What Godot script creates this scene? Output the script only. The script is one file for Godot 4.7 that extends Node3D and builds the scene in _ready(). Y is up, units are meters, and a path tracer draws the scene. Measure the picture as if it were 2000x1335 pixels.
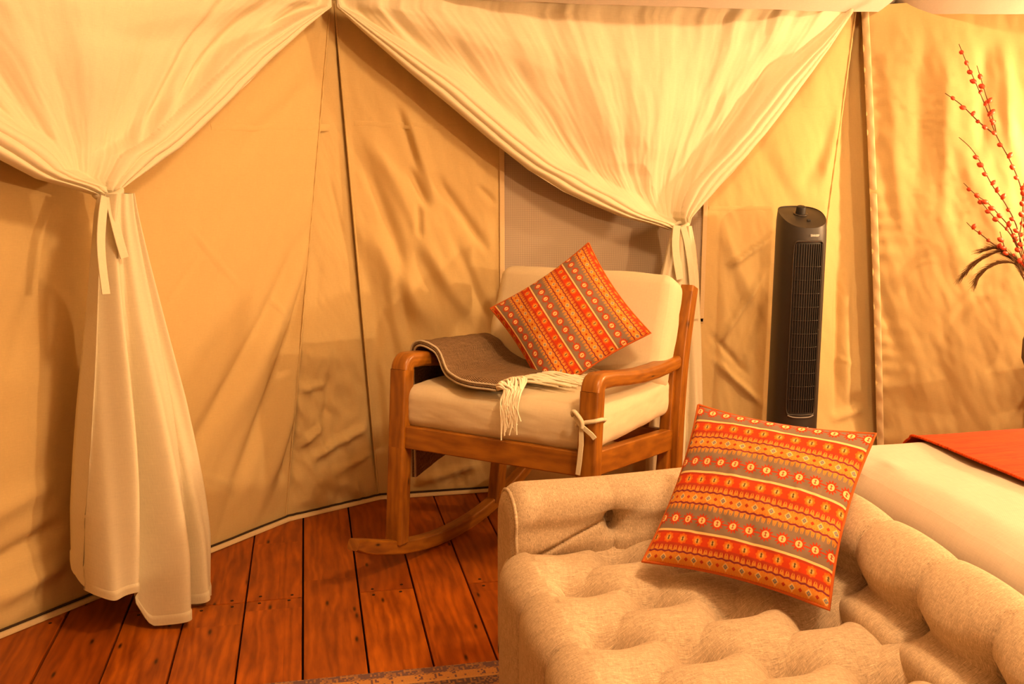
extends Node3D

# ---------------------------------------------------------------- frame of reference
const EYE := Vector3(0, 1.15, 0)
const FOCAL := 1944.0
const TENT := Vector3(1.08, 0, -0.96)
var used := {}
var cam_basis := Basis()
var M := {}
var noise := FastNoiseLite.new()
var ridge := FastNoiseLite.new()


# a point of the photograph as it lies on a plane of the room
func on_plane(x: float, y: float, p: Vector3, n: Vector3) -> Vector3:
	var d := cam_basis * Vector3((x - 1000.0) / FOCAL, (667.5 - y) / FOCAL, -1.0)
	return EYE + d * ((p - EYE).dot(n) / d.dot(n))


# ---------------------------------------------------------------- naming
func numbered(called: String) -> String:
	var k: int = used.get(called, 0)
	used[called] = k + 1
	return called if k == 0 else "%s_%03d" % [called, k]


func tag(o: Node, label := "", category := "", group := "", kind := "") -> Node:
	if label: o.set_meta("label", label)
	if category: o.set_meta("category", category)
	if group: o.set_meta("group", group)
	if kind: o.set_meta("kind", kind)
	return o


func thing(called: String, label: String, category: String, at := Vector3.ZERO, turn := Vector3.ZERO, group := "") -> Node3D:
	var o := Node3D.new()
	o.name = numbered(called)
	o.position = at
	o.rotation = turn
	add_child(o, true)
	tag(o, label, category, group)
	return o


func part(called: String, mesh: Mesh, mat: Material, parent: Node, at := Transform3D()) -> MeshInstance3D:
	var o := MeshInstance3D.new()
	o.name = called
	o.mesh = mesh
	o.material_override = mat
	o.transform = at
	parent.add_child(o, true)
	return o


func structure(called: String, mesh: Mesh, mat: Material) -> MeshInstance3D:
	var o := part(numbered(called), mesh, mat, self)
	o.set_meta("kind", "structure")
	return o


# ---------------------------------------------------------------- mesh helpers
class Build:
	var v := PackedVector3Array()
	var n := PackedVector3Array()
	var t := PackedVector2Array()
	var i := PackedInt32Array()

	func mesh() -> ArrayMesh:
		var a := []
		a.resize(Mesh.ARRAY_MAX)
		a[Mesh.ARRAY_VERTEX] = v
		a[Mesh.ARRAY_NORMAL] = n
		a[Mesh.ARRAY_TEX_UV] = t
		a[Mesh.ARRAY_INDEX] = i
		var m := ArrayMesh.new()
		m.add_surface_from_arrays(Mesh.PRIMITIVE_TRIANGLES, a)
		return m

	# rows of points; normal is du x dv
	func sheet(rows: Array, uvs: Array, flip := false) -> void:
		var nv: int = rows.size()
		var nu: int = rows[0].size()
		var base := v.size()
		for r in nv:
			var row: PackedVector3Array = rows[r]
			var up: PackedVector3Array = rows[mini(r + 1, nv - 1)]
			var dn: PackedVector3Array = rows[maxi(r - 1, 0)]
			var closed := row[0].distance_squared_to(row[nu - 1]) < 1e-12
			for c in nu:
				var du: Vector3
				if closed and (c == 0 or c == nu - 1):
					du = row[1] - row[nu - 2]
				else:
					du = row[mini(c + 1, nu - 1)] - row[maxi(c - 1, 0)]
				var nn := du.cross(up[c] - dn[c])
				if nn.length_squared() < 1e-18:
					nn = Vector3.UP
				nn = nn.normalized()
				n.append(-nn if flip else nn)
			v.append_array(row)
			t.append_array(uvs[r])
		for r in nv - 1:
			for c in nu - 1:
				var a := base + r * nu + c
				if flip:
					i.append_array([a, a + 1, a + nu, a + 1, a + nu + 1, a + nu])
				else:
					i.append_array([a, a + nu, a + 1, a + 1, a + nu, a + nu + 1])

	func fan(ring: PackedVector3Array, normal: Vector3, uv_scale := 1.0) -> void:
		var mid := Vector3.ZERO
		for p in ring: mid += p
		mid /= ring.size()
		var base := v.size()
		v.append(mid)
		v.append_array(ring)
		for k in ring.size() + 1:
			n.append(normal)
			var p := v[base + k]
			t.append(Vector2(p.x + p.y, p.z + p.y) * uv_scale)
		for k in ring.size():
			var a := base + 1 + k
			var b := base + 1 + (k + 1) % ring.size()
			if (v[b] - mid).cross(v[a] - mid).dot(normal) > 0:
				i.append_array([base, a, b])
			else:
				i.append_array([base, b, a])


func grid(nu: int, nv: int, f: Callable, uv := Vector2.ONE, flip := false) -> ArrayMesh:
	var b := Build.new()
	add_grid(b, nu, nv, f, uv, flip)
	return b.mesh()


func add_grid(b: Build, nu: int, nv: int, f: Callable, uv := Vector2.ONE, flip := false) -> void:
	var rows := []
	var uvs := []
	for r in nv + 1:
		var row := PackedVector3Array()
		var ts := PackedVector2Array()
		for c in nu + 1:
			var s := Vector2(float(c) / nu, float(r) / nv)
			row.append(f.call(s.x, s.y))
			ts.append(s * uv)
		rows.append(row)
		uvs.append(ts)
	b.sheet(rows, uvs, flip)


# a box with rounded edges; inner divisions let the faces swell by «puff»
func add_rbox(b: Build, size: Vector3, r: float, at := Transform3D(), seg := 2, div := 1, puff := Vector3.ZERO, off := Vector2.ZERO, wob = null) -> void:
	var h := size * 0.5
	var axes := [[0, 1, 2], [1, 2, 0], [2, 0, 1]]
	var long := 0
	if h.y > h[long]: long = 1
	if h.z > h[long]: long = 2
	for ax in axes:
		for s in [-1.0, 1.0]:
			var cs := [marks(h[ax[1]], r, seg, div), marks(h[ax[2]], r, seg, div)]
			var rows := []
			var uvs := []
			for q in cs[1]:
				var row := PackedVector3Array()
				var ts := PackedVector2Array()
				for p in cs[0]:
					var o := Vector3.ZERO
					o[ax[0]] = s * h[ax[0]]
					o[ax[1]] = p
					o[ax[2]] = q
					var inner := o.clamp(-(h - Vector3.ONE * r), h - Vector3.ONE * r)
					var w := inner + (o - inner).normalized() * r
					if puff != Vector3.ZERO:
						var g := Vector3(1, 1, 1) - (w / h) * (w / h)
						g = g.clamp(Vector3.ZERO, Vector3.ONE)
						w += Vector3(signf(w.x) * puff.x * (absf(w.x) / h.x) * g.y * g.z, signf(w.y) * puff.y * (absf(w.y) / h.y) * g.x * g.z, signf(w.z) * puff.z * (absf(w.z) / h.z) * g.x * g.y)
					if wob != null: w = wob.call(w)
					row.append(at * w)
					var e: int = ax[1] if ax[1] != long else ax[2]
					var l := o[long]
					if ax[0] == long:
						e = ax[1]
						l = o[ax[2]]
					ts.append(Vector2(o[e] + ax[0] * 0.07 + s * 0.03, l) + off)
				rows.append(row)
				uvs.append(ts)
			b.sheet(rows, uvs, s < 0)


func marks(h: float, r: float, seg: int, div: int) -> PackedFloat32Array:
	var a := PackedFloat32Array()
	for k in seg + 1:
		a.append(-(h - r) - r * tan(PI / 4 * (1.0 - float(k) / seg)))
	for k in range(1, div):
		a.append(lerpf(-(h - r), h - r, float(k) / div))
	for k in seg + 1:
		a.append((h - r) + r * tan(PI / 4 * float(k) / seg))
	return a


func rbox(size: Vector3, r: float, at := Transform3D(), seg := 2, div := 1, puff := Vector3.ZERO, off := Vector2.ZERO) -> ArrayMesh:
	var b := Build.new()
	add_rbox(b, size, r, at, seg, div, puff, off)
	return b.mesh()


# a rounded bar swept along a path; «side» is the axis of its width
func add_bar(b: Build, path: Array, side: Vector3, w: float, h: float, r: float, off := Vector2.ZERO, taper = null) -> void:
	var prof := []
	for k in 4:
		var c: Vector2 = [Vector2(1, 1), Vector2(-1, 1), Vector2(-1, -1), Vector2(1, -1)][k]
		for j in 4:
			var a := PI / 2 * (k + j / 3.0)
			prof.append([c, Vector2(cos(a), sin(a))])
	var rows := []
	var uvs := []
	var len := 0.0
	for k in path.size():
		var p: Vector3 = path[k]
		var tg: Vector3 = (path[mini(k + 1, path.size() - 1)] - path[maxi(k - 1, 0)]).normalized()
		var up := tg.cross(side).normalized()
		var sd := up.cross(tg).normalized()
		if k: len += p.distance_to(path[k - 1])
		var ww := w
		var hh := h
		if taper != null:
			var q: Vector2 = taper.call(float(k) / (path.size() - 1))
			ww *= q.x
			hh *= q.y
		var row := PackedVector3Array()
		var ts := PackedVector2Array()
		var per := 0.0
		for j in 17:
			var e: Array = prof[j % 16]
			var q2: Vector2 = e[0] * Vector2(ww / 2 - r, hh / 2 - r) + e[1] * r
			row.append(p + sd * q2.x + up * q2.y)
			if j and j % 4 == 0: per += ww if (j / 4) % 2 else hh
			ts.append(Vector2(per, len) + off)
		rows.append(row)
		uvs.append(ts)
	b.sheet(rows, uvs)
	var first: PackedVector3Array = rows[0].slice(0, 16)
	var last: PackedVector3Array = rows[-1].slice(0, 16)
	b.fan(first, (path[0] - path[1]).normalized())
	b.fan(last, (path[-1] - path[-2]).normalized())


func bar(path: Array, side: Vector3, w: float, h: float, r: float, off := Vector2.ZERO, taper = null) -> ArrayMesh:
	var b := Build.new()
	add_bar(b, path, side, w, h, r, off, taper)
	return b.mesh()


func add_tube(b: Build, path: Array, radii: Array, sides := 6) -> void:
	var rows := []
	var uvs := []
	var side := Vector3.ZERO
	var len := 0.0
	for k in path.size():
		var tg: Vector3 = (path[mini(k + 1, path.size() - 1)] - path[maxi(k - 1, 0)]).normalized()
		if side == Vector3.ZERO:
			side = tg.cross(Vector3(0.3, 0.2, 0.93)).normalized()
		side = (side - tg * side.dot(tg)).normalized()
		var up := tg.cross(side)
		if k: len += path[k].distance_to(path[k - 1])
		var rr: float = radii[mini(k, radii.size() - 1)]
		var row := PackedVector3Array()
		var ts := PackedVector2Array()
		for j in sides + 1:
			var a := TAU * (j % sides) / sides
			row.append(path[k] + (side * cos(a) + up * sin(a)) * rr)
			ts.append(Vector2(float(j) / sides * rr * 6.0, len))
		rows.append(row)
		uvs.append(ts)
	b.sheet(rows, uvs)
	b.fan(rows[0].slice(0, sides), (path[0] - path[1]).normalized())
	b.fan(rows[-1].slice(0, sides), (path[-1] - path[-2]).normalized())


func tube(path: Array, radii: Array, sides := 6) -> ArrayMesh:
	var b := Build.new()
	add_tube(b, path, radii, sides)
	return b.mesh()


func lathe(prof: Array, sides := 32) -> ArrayMesh:
	return grid(sides, prof.size() - 1, func(u: float, v: float):
		var p: Vector2 = prof[roundi(v * (prof.size() - 1))]
		var a: float = TAU * (1.0 - u if u < 1.0 else 0.0)
		return Vector3(p.x * cos(a), p.y, p.x * sin(a)), Vector2(1, 1))


func smooth(pts: Array, per := 6) -> Array:
	var out := []
	for k in pts.size() - 1:
		var a: Vector3 = pts[maxi(k - 1, 0)]
		var b: Vector3 = pts[k]
		var c: Vector3 = pts[k + 1]
		var d: Vector3 = pts[mini(k + 2, pts.size() - 1)]
		for j in per:
			out.append(b.cubic_interpolate(c, a, d, float(j) / per))
	out.append(pts[-1])
	return out


func ss(a: float, b: float, x: float) -> float:
	return smoothstep(a, b, x)


# value of a polyline (x ascending) at x
func poly(pts: Array, x: float) -> float:
	if x <= pts[0].x: return pts[0].y
	for k in pts.size() - 1:
		if x <= pts[k + 1].x:
			return lerpf(pts[k].y, pts[k + 1].y, (x - pts[k].x) / maxf(pts[k + 1].x - pts[k].x, 1e-6))
	return pts[-1].y


# ---------------------------------------------------------------- canvas panels
class CanvasWall:
	var b0: Vector3
	var b1: Vector3
	var t0: Vector3
	var t1: Vector3
	var n: Vector3
	var e: Vector3
	var folds := []
	var soft := 0.008
	var crumple := 0.0
	var crumple_at := Vector4(0, 0, 1, 1)   # a, y, radius a, radius y
	var bow := Vector2.ZERO                  # bends the two sides
	var noise: FastNoiseLite
	var ridge: FastNoiseLite
	var lean := 1.0
	var strength := 1.5
	var pinch := 0.012

	func setup() -> void:
		e = (b1 - b0)
		e.y = 0
		e = e.normalized()
		n = Vector3(-e.z, 0, e.x)
		if n.dot(Vector3(1.08, 0, -0.96) - b0) < 0: n = -n

	func flat(u: float, v: float) -> Vector3:
		var uu := u
		uu += lerpf(bow.x, bow.y, u) * sin(PI * v) * 0.25
		return b0.lerp(b1, uu).lerp(t0.lerp(t1, uu), v)

	func push(p: Vector3) -> float:
		var q := Vector2((p - b0).dot(e), p.y)
		var d := soft * noise.get_noise_2d(q.x * 2.2 + q.y * lean, q.y * 0.8) + soft * 0.35 * noise.get_noise_2d(q.x * 9.0 + q.y * 4.0 * lean + 50.0, q.y * 3.0)
		for f in folds:
			var a: Vector2 = f[0]
			var c: Vector2 = f[1]
			var l: float = f[4]
			var dir: Vector2 = f[5]
			var r := q - a
			var s := r.dot(dir)
			if s < -0.02 or s > l + 0.02: continue
			var w: float = f[3]
			var x: float = r.cross(dir) + f[6] * sin(PI * s / l)
			if absf(x) > 3.0 * w: continue
			var taper := smoothstep(0.0, 0.3 * l, s) * smoothstep(0.0, 0.3 * l, l - s)
			d += f[2] * strength * exp(-x * x / (w * w)) * taper
		if crumple > 0.0:
			var m := ((q - Vector2(crumple_at.x, crumple_at.y)) / Vector2(crumple_at.z, crumple_at.w)).length()
			if m < 1.0:
				d += crumple * (1.0 - m * m) * (ridge.get_noise_2d(q.x * 3.0 + q.y * 1.2, q.y * 2.2) + 0.35 * ridge.get_noise_2d(q.x * 8.0 - 9.0, q.y * 6.0 + q.x * 3.0))
		return d

	func fold(a: Vector3, c: Vector3, amp: float, w: float, bend := 0.0) -> void:
		var p := Vector2((a - b0).dot(e), a.y)
		var q := Vector2((c - b0).dot(e), c.y)
		folds.append([p, q, amp, w, p.distance_to(q), (q - p).normalized(), bend])

	func at(u: float, v: float, out := 0.0) -> Vector3:
		var p := flat(u, v)
		return p + n * (push(p) * smoothstep(0.0, 0.03, v) * smoothstep(0.0, 0.06, 1.0 - v) * smoothstep(0.0, pinch, u) * smoothstep(0.0, pinch, 1.0 - u) + out)

	# the (u, v) of a point near the panel
	func uv_of(p: Vector3) -> Vector2:
		var v := clampf((p.y - b0.y) / (t0.y - b0.y), 0, 1)
		var l := b0.lerp(t0, v)
		var r := b1.lerp(t1, v)
		return Vector2((p - l).dot(r - l) / (r - l).length_squared(), v)


func make_panel(b0: Vector3, b1: Vector3, t0: Vector3, t1: Vector3) -> CanvasWall:
	var p := CanvasWall.new()
	p.b0 = b0
	p.b1 = b1
	p.t0 = t0
	p.t1 = t1
	p.noise = noise
	p.ridge = ridge
	p.setup()
	return p


func px_fold(p: CanvasWall, x0: float, y0: float, x1: float, y1: float, amp: float, w: float, bend := 0.0) -> void:
	p.fold(on_plane(x0, y0, p.b0, p.n), on_plane(x1, y1, p.b0, p.n), amp, w, bend)


# a narrow sewn tape or seam that follows a panel between two pixels
func seam(p: CanvasWall, parent: Node, called: String, mat: Material, a: Vector3, c: Vector3, w: float, proud: float) -> void:
	var ua := p.uv_of(a)
	var uc := p.uv_of(c)
	var along := (c - a).normalized()
	var across := along.cross(p.n).normalized() * w
	var k := maxi(8, int(a.distance_to(c) / 0.015))
	part(called, grid(4, k, func(u: float, v: float):
		var s := ua.lerp(uc, v)
		var q := p.at(s.x, s.y) + p.n * proud * (1.0 if u > 0.1 and u < 0.9 else -0.6)
		return q + across * (u - 0.5), Vector2(w, a.distance_to(c)), (along.cross(p.n)).cross(along).dot(p.n) < 0), mat, parent)


# ---------------------------------------------------------------- textures and materials
func picture(w: int, h: int, f: Callable) -> ImageTexture:
	var d := PackedByteArray()
	d.resize(w * h * 3)
	var k := 0
	for y in h:
		for x in w:
			var c: Color = f.call(x, y)
			d[k] = int(clampf(c.r, 0, 1) * 255.0)
			d[k + 1] = int(clampf(c.g, 0, 1) * 255.0)
			d[k + 2] = int(clampf(c.b, 0, 1) * 255.0)
			k += 3
	return ImageTexture.create_from_image(Image.create_from_data(w, h, false, Image.FORMAT_RGB8, d))


# slubs: threads of uneven tone that run both ways and wrap round
func slubs(w: int, h: int, amount: float, rng_seed: int, across := 1.0, down := 1.0, length := 40) -> PackedFloat32Array:
	var rng := RandomNumberGenerator.new()
	rng.seed = rng_seed
	var a := PackedFloat32Array()
	a.resize(w * h)
	for y in h:
		for k in int(w / 16.0):
			var s := rng.randi() % w
			var l := 4 + rng.randi() % length
			var g := rng.randfn() * amount * across
			for x in l:
				a[y * w + (s + x) % w] += g * sin(PI * (x + 0.5) / l)
	for x in w:
		for k in int(h / 16.0):
			var s := rng.randi() % h
			var l := 4 + rng.randi() % length
			var g := rng.randfn() * amount * down
			for y in l:
				a[((s + y) % h) * w + x] += g * sin(PI * (y + 0.5) / l)
	return a


func lin(r: float, g: float, b: float) -> Color:
	return Color(r, g, b).linear_to_srgb()


func cloth(color: Color, tex: Texture2D = null, scale := Vector3.ONE, rough := 0.9, sheen := 0.0) -> StandardMaterial3D:
	var m := StandardMaterial3D.new()
	m.albedo_color = color
	m.roughness = rough
	m.metallic_specular = 0.25
	m.cull_mode = BaseMaterial3D.CULL_DISABLED
	if tex:
		m.albedo_texture = tex
		m.uv1_scale = scale
	if sheen > 0.0:
		m.rim_enabled = true
		m.rim = sheen
	return m


func weave_tex(sz: int, contrast: float, rng_seed: int, thread := 2) -> ImageTexture:
	var a := slubs(sz, sz, contrast, rng_seed)
	return picture(sz, sz, func(x: int, y: int):
		var g: float = 0.9 + a[y * sz + x] + 0.03 * (1.0 if (x / thread + y / thread) % 2 else -1.0)
		return Color(g, g, g))


func wood_tex(dark: Color, light: Color, rng_seed: int, knots := 0) -> ImageTexture:
	var w := 256
	var h := 1024
	var fn := FastNoiseLite.new()
	fn.seed = rng_seed
	fn.frequency = 1.0
	var rng := RandomNumberGenerator.new()
	rng.seed = rng_seed
	var ks := []
	for k in knots: ks.append(Vector2(rng.randf_range(20, w - 20), rng.randf_range(0, h)))
	return picture(w, h, func(x: int, y: int):
		var bend := 46.0 * fn.get_noise_2d(x * 0.006, y * 0.0028)
		var dark_knot := 0.0
		for k in ks:
			var q := Vector2(x - k.x, (y - k.y) * 0.6)
			var r := q.length()
			bend += 260.0 / (r + 9.0)
			dark_knot += exp(-r * r / 30.0)
		var rings := sin((x + bend) * 0.16 + 2.0 * fn.get_noise_2d(x * 0.01 + 40, y * 0.002))
		var fine := fn.get_noise_2d(x * 0.6, y * 0.006)
		var broad := fn.get_noise_2d(x * 0.012 + 90, y * 0.006)
		var g := clampf(0.52 + 0.15 * rings + 0.14 * fine + 0.45 * broad + 0.06 * fn.get_noise_2d(x * 1.3, y * 0.02), 0, 1)
		return dark.lerp(light, g).lerp(dark * 0.35, clampf(dark_knot, 0, 0.85)))


func make_materials() -> void:
	var weave := weave_tex(128, 0.009, 3)
	M.canvas = cloth(lin(0.72, 0.52, 0.23), weave, Vector3(16, 16, 1))
	M.canvas_tape = cloth(lin(0.76, 0.57, 0.32), weave, Vector3(16, 16, 1))
	M.flap = cloth(lin(0.50, 0.36, 0.19), weave, Vector3(16, 16, 1))
	M.drape = cloth(lin(0.80, 0.715, 0.50), weave, Vector3(16, 16, 1), 0.85)
	M.liner = cloth(lin(0.68, 0.61, 0.52), weave, Vector3(16, 16, 1))
	var net := picture(64, 64, func(x: int, y: int):
		var g := 0.62 + (0.3 if x % 8 < 4 else 0.0) * (1.0 if y % 8 < 4 else 0.45) + (0.1 if y % 8 < 4 else 0.0)
		return Color(g, g, g))
	M.net = cloth(lin(0.62, 0.50, 0.37), net, Vector3(34, 34, 1), 0.8)
	M.cord = cloth(lin(0.05, 0.03, 0.016))
	M.floor = []
	for k in 4:
		var m := StandardMaterial3D.new()
		m.albedo_texture = wood_tex(lin(0.15, 0.030, 0.002), lin([0.47, 0.40, 0.34, 0.45][k], [0.118, 0.096, 0.076, 0.104][k], 0.004), 11 + k, 5)
		m.roughness = 0.42
		m.metallic_specular = 0.35
		m.uv1_scale = Vector3(6.0, 0.7, 1)
		M.floor.append(m)
	M.under = cloth(lin(0.02, 0.009, 0.004))
	M.nail = cloth(lin(0.02, 0.012, 0.008), null, Vector3.ONE, 0.5)
	M.teak = StandardMaterial3D.new()
	M.teak.albedo_texture = wood_tex(lin(0.16, 0.050, 0.003), lin(0.37, 0.140, 0.010), 29, 2)
	M.teak.roughness = 0.36
	M.teak.metallic_specular = 0.45
	M.teak.uv1_scale = Vector3(5.0, 1.0, 1)
	M.cushion = cloth(lin(0.80, 0.68, 0.46), weave, Vector3(16, 16, 1), 0.8)
	M.tie = cloth(lin(0.78, 0.69, 0.48), weave, Vector3(14, 14, 1))
	var ls := slubs(384, 384, 0.046, 5, 1.3, 0.7, 34)
	var linen := picture(384, 384, func(x: int, y: int):
		var g: float = clampf(0.76 + ls[((y / 2) * 2) * 384 + (x / 2) * 2], 0.3, 1.05)
		return Color(g, g * 0.985, g * 0.96))
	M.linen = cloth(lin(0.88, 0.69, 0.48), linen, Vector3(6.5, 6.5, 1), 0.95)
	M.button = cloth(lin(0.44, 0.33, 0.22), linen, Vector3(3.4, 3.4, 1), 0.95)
	M.duvet = cloth(lin(0.71, 0.61, 0.48), weave, Vector3(8, 8, 1), 0.85)
	var rs := slubs(256, 256, 0.05, 15, 1.6, 0.3, 90)
	var run := picture(256, 256, func(x: int, y: int):
		var g: float = 0.88 + rs[y * 256 + x]
		return Color(g, g, g))
	M.runner = cloth(lin(0.60, 0.062, 0.002), run, Vector3(3, 3, 1), 0.85)
	var tw := slubs(128, 128, 0.06, 8)
	var twill := picture(128, 128, func(x: int, y: int):
		var g: float = (0.24 if (x + y * 2) % 8 < 4 else 1.0) * (0.85 + tw[y * 128 + x])
		return Color(g, g * 0.97, g * 0.95))
	M.throw = cloth(lin(0.56, 0.37, 0.20), twill, Vector3(6.5, 6.5, 1), 0.95)
	M.selvedge = cloth(lin(0.62, 0.53, 0.39), weave, Vector3(14, 14, 1), 0.95)
	M.dark_cloth = cloth(lin(0.045, 0.04, 0.036), twill, Vector3(8, 8, 1), 0.95)
	M.fringe = cloth(lin(0.84, 0.76, 0.58), null, Vector3.ONE, 0.95)
	M.plastic = StandardMaterial3D.new()
	M.plastic.albedo_color = lin(0.022, 0.017, 0.013)
	M.plastic.roughness = 0.48
	M.black = StandardMaterial3D.new()
	M.black.albedo_color = lin(0.006, 0.005, 0.004)
	M.black.roughness = 0.6
	M.slat = StandardMaterial3D.new()
	M.slat.albedo_color = lin(0.03, 0.022, 0.016)
	M.slat.roughness = 0.4
	M.grey = StandardMaterial3D.new()
	M.grey.albedo_color = lin(0.22, 0.2, 0.18)
	M.grey.roughness = 0.35
	M.print = StandardMaterial3D.new()
	M.print.albedo_color = lin(0.8, 0.78, 0.74)
	M.print.roughness = 0.6
	M.twig = cloth(lin(0.13, 0.06, 0.025))
	M.berry = StandardMaterial3D.new()
	M.berry.albedo_color = lin(0.50, 0.05, 0.012)
	M.berry.roughness = 0.5
	M.straw = cloth(lin(0.17, 0.085, 0.035))
	M.pot = StandardMaterial3D.new()
	M.pot.albedo_color = lin(0.10, 0.055, 0.03)
	M.pot.roughness = 0.6
	var rg := slubs(128, 128, 0.05, 21)
	M.rug = StandardMaterial3D.new()
	M.rug.albedo_texture = rug_tex(rg)
	M.rug.roughness = 1.0
	M.ikat = ikat_tex()
	M.seam_red = cloth(lin(0.45, 0.10, 0.02))
	M.globe = StandardMaterial3D.new()
	M.globe.albedo_color = Color(0.9, 0.85, 0.75)
	M.globe.emission_enabled = true
	M.globe.emission = lin(1.0, 0.62, 0.27)
	M.globe.emission_energy_multiplier = 2.0


func rug_tex(rg: PackedFloat32Array) -> ImageTexture:
	var tones := [lin(0.15, 0.07, 0.06), lin(0.50, 0.22, 0.05), lin(0.52, 0.25, 0.06), lin(0.10, 0.05, 0.045), lin(0.48, 0.20, 0.05), lin(0.30, 0.05, 0.03), lin(0.22, 0.07, 0.05)]
	var stops := [0.16, 0.30, 0.34, 0.52, 0.62, 0.80, 1.0]
	var rng := RandomNumberGenerator.new()
	rng.seed = 77
	var cells := PackedFloat32Array()
	for k in 4096: cells.append(rng.randf())
	return picture(256, 256, func(x: int, y: int):
		var v := x / 256.0
		var k := 0
		while stops[k] < v: k += 1
		var c: Color = tones[k]
		var cell: float = cells[((x / 9) % 64) * 64 + (y / 8) % 64]
		if k in [0, 3, 6] and cell > 0.55: c = c.lerp(tones[1], 0.75 * cell)
		if k == 5 and (absi((y % 64) - 32) + absi(x - 182) < 20): c = tones[2] if absi((y % 64) - 32) + absi(x - 182) > 9 else tones[0]
		if k in [1, 4] and cell > 0.88: c = tones[0]
		var g: float = 0.9 + 0.25 * (cells[(y * 61 + x * 17) % 4096] - 0.5)
		return Color(c.r * g, c.g * g, c.b * g))


# one motif wide and one repeat tall; woven stripes with flowers, dots, teeth and zigzags
func ikat_tex() -> ImageTexture:
	var red := lin(0.58, 0.055, 0.012)
	var hot := lin(0.70, 0.16, 0.015)
	var orange := lin(0.66, 0.26, 0.04)
	var yellow := lin(0.85, 0.58, 0.24)
	var grey := lin(0.25, 0.165, 0.105)
	var purple := lin(0.23, 0.035, 0.045)
	var blue := lin(0.21, 0.22, 0.25)
	var dark := lin(0.13, 0.07, 0.02)
	var maroon := lin(0.42, 0.05, 0.02)
	var w := 96
	var h := 384
	return picture(w, h, func(x: int, y: int):
		var v := float(y) / h
		var cx := (x - 48.0) / 48.0              # -1..1 across the motif
		var fx := fposmod(x * 2.0 / w, 1.0) - 0.5  # half-width repeats
		var fy := fposmod(x * 3.0 / w, 1.0) - 0.5
		var c := grey
		if v < 0.035:
			c = yellow
		elif v < 0.26:
			c = red
			var q := Vector2(cx * 48.0, (v - 0.147) * h)
			var r := q.length()
			var a := q.angle()
			if r < 30.0 + 3.0 * cos(a * 8.0): c = hot
			if r < 20.0: c = orange
			if r < 13.0: c = yellow.lerp(orange, 0.4)
			if absf(q.x) < 3.5 and absf(q.y) < 14.0: c = dark
			if absf(q.x) < 7.5 and (absf(absf(q.y) - 6.0) < 2.0): c = dark
			if r > 34.0 and absf(q.y) > 30.0: c = maroon
		elif v < 0.34:
			var t := (v - 0.26) / 0.08
			c = orange if absf(fy) < 0.32 * sqrt(clampf(t * 1.3, 0, 1)) + 0.08 else maroon
			if t < 0.5 and absf(fy) < 0.09: c = maroon
		elif v < 0.385:
			var z := 0.3625 + 0.010 * (absf(fx) * 4.0 - 1.0)
			c = purple if absf(v - z) < 0.015 else orange
		elif v < 0.54:
			c = orange
			var m := Vector2(absf(cx), absf(v - 0.4625) * 8.0)
			if m.x * 1.1 + m.y < 0.5: c = yellow.lerp(orange, 0.3)
			if m.x * 1.1 + m.y < 0.3: c = blue
			if m.x * 1.1 + m.y < 0.1: c = orange
			var m2 := Vector2(1.0 - absf(cx), absf(v - 0.4625) * 8.0)
			if m2.x + m2.y < 0.25: c = maroon
			if absf(v - 0.4625) > 0.06 and fposmod(x * 6.0 / w, 1.0) < 0.3: c = hot
		elif v < 0.585:
			var z2 := 0.5625 - 0.010 * (absf(fx) * 4.0 - 1.0)
			c = purple if absf(v - z2) < 0.015 else orange
		elif v < 0.675:
			var t2 := (0.675 - v) / 0.09
			c = orange if absf(fy) < 0.34 * sqrt(clampf(t2 * 1.3, 0, 1)) + 0.02 else grey
			if t2 < 0.55 and absf(fy) < 0.09: c = grey
		elif v < 0.975:
			var q2 := Vector2(cx * 48.0, (v - 0.825) * h)
			var r2 := q2.length()
			var a2 := q2.angle()
			if r2 < 36.0 + 8.0 * cos(a2 * 12.0): c = maroon.lerp(red, 0.5)
			if r2 < 27.0: c = red
			if r2 < 21.0: c = yellow
			if absf(q2.x) < 3.0 and absf(q2.y) < 14.0: c = maroon
			if absf(q2.x) < 8.0 and absf(absf(q2.y) - 8.0) < 2.0: c = maroon
			if absf(cx) > 0.86 and absf(q2.y) < 5.0: c = red
		if (x / 3 + y / 3) % 2: c = Color(c.r * 0.9, c.g * 0.9, c.b * 0.9)
		return c)


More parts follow.
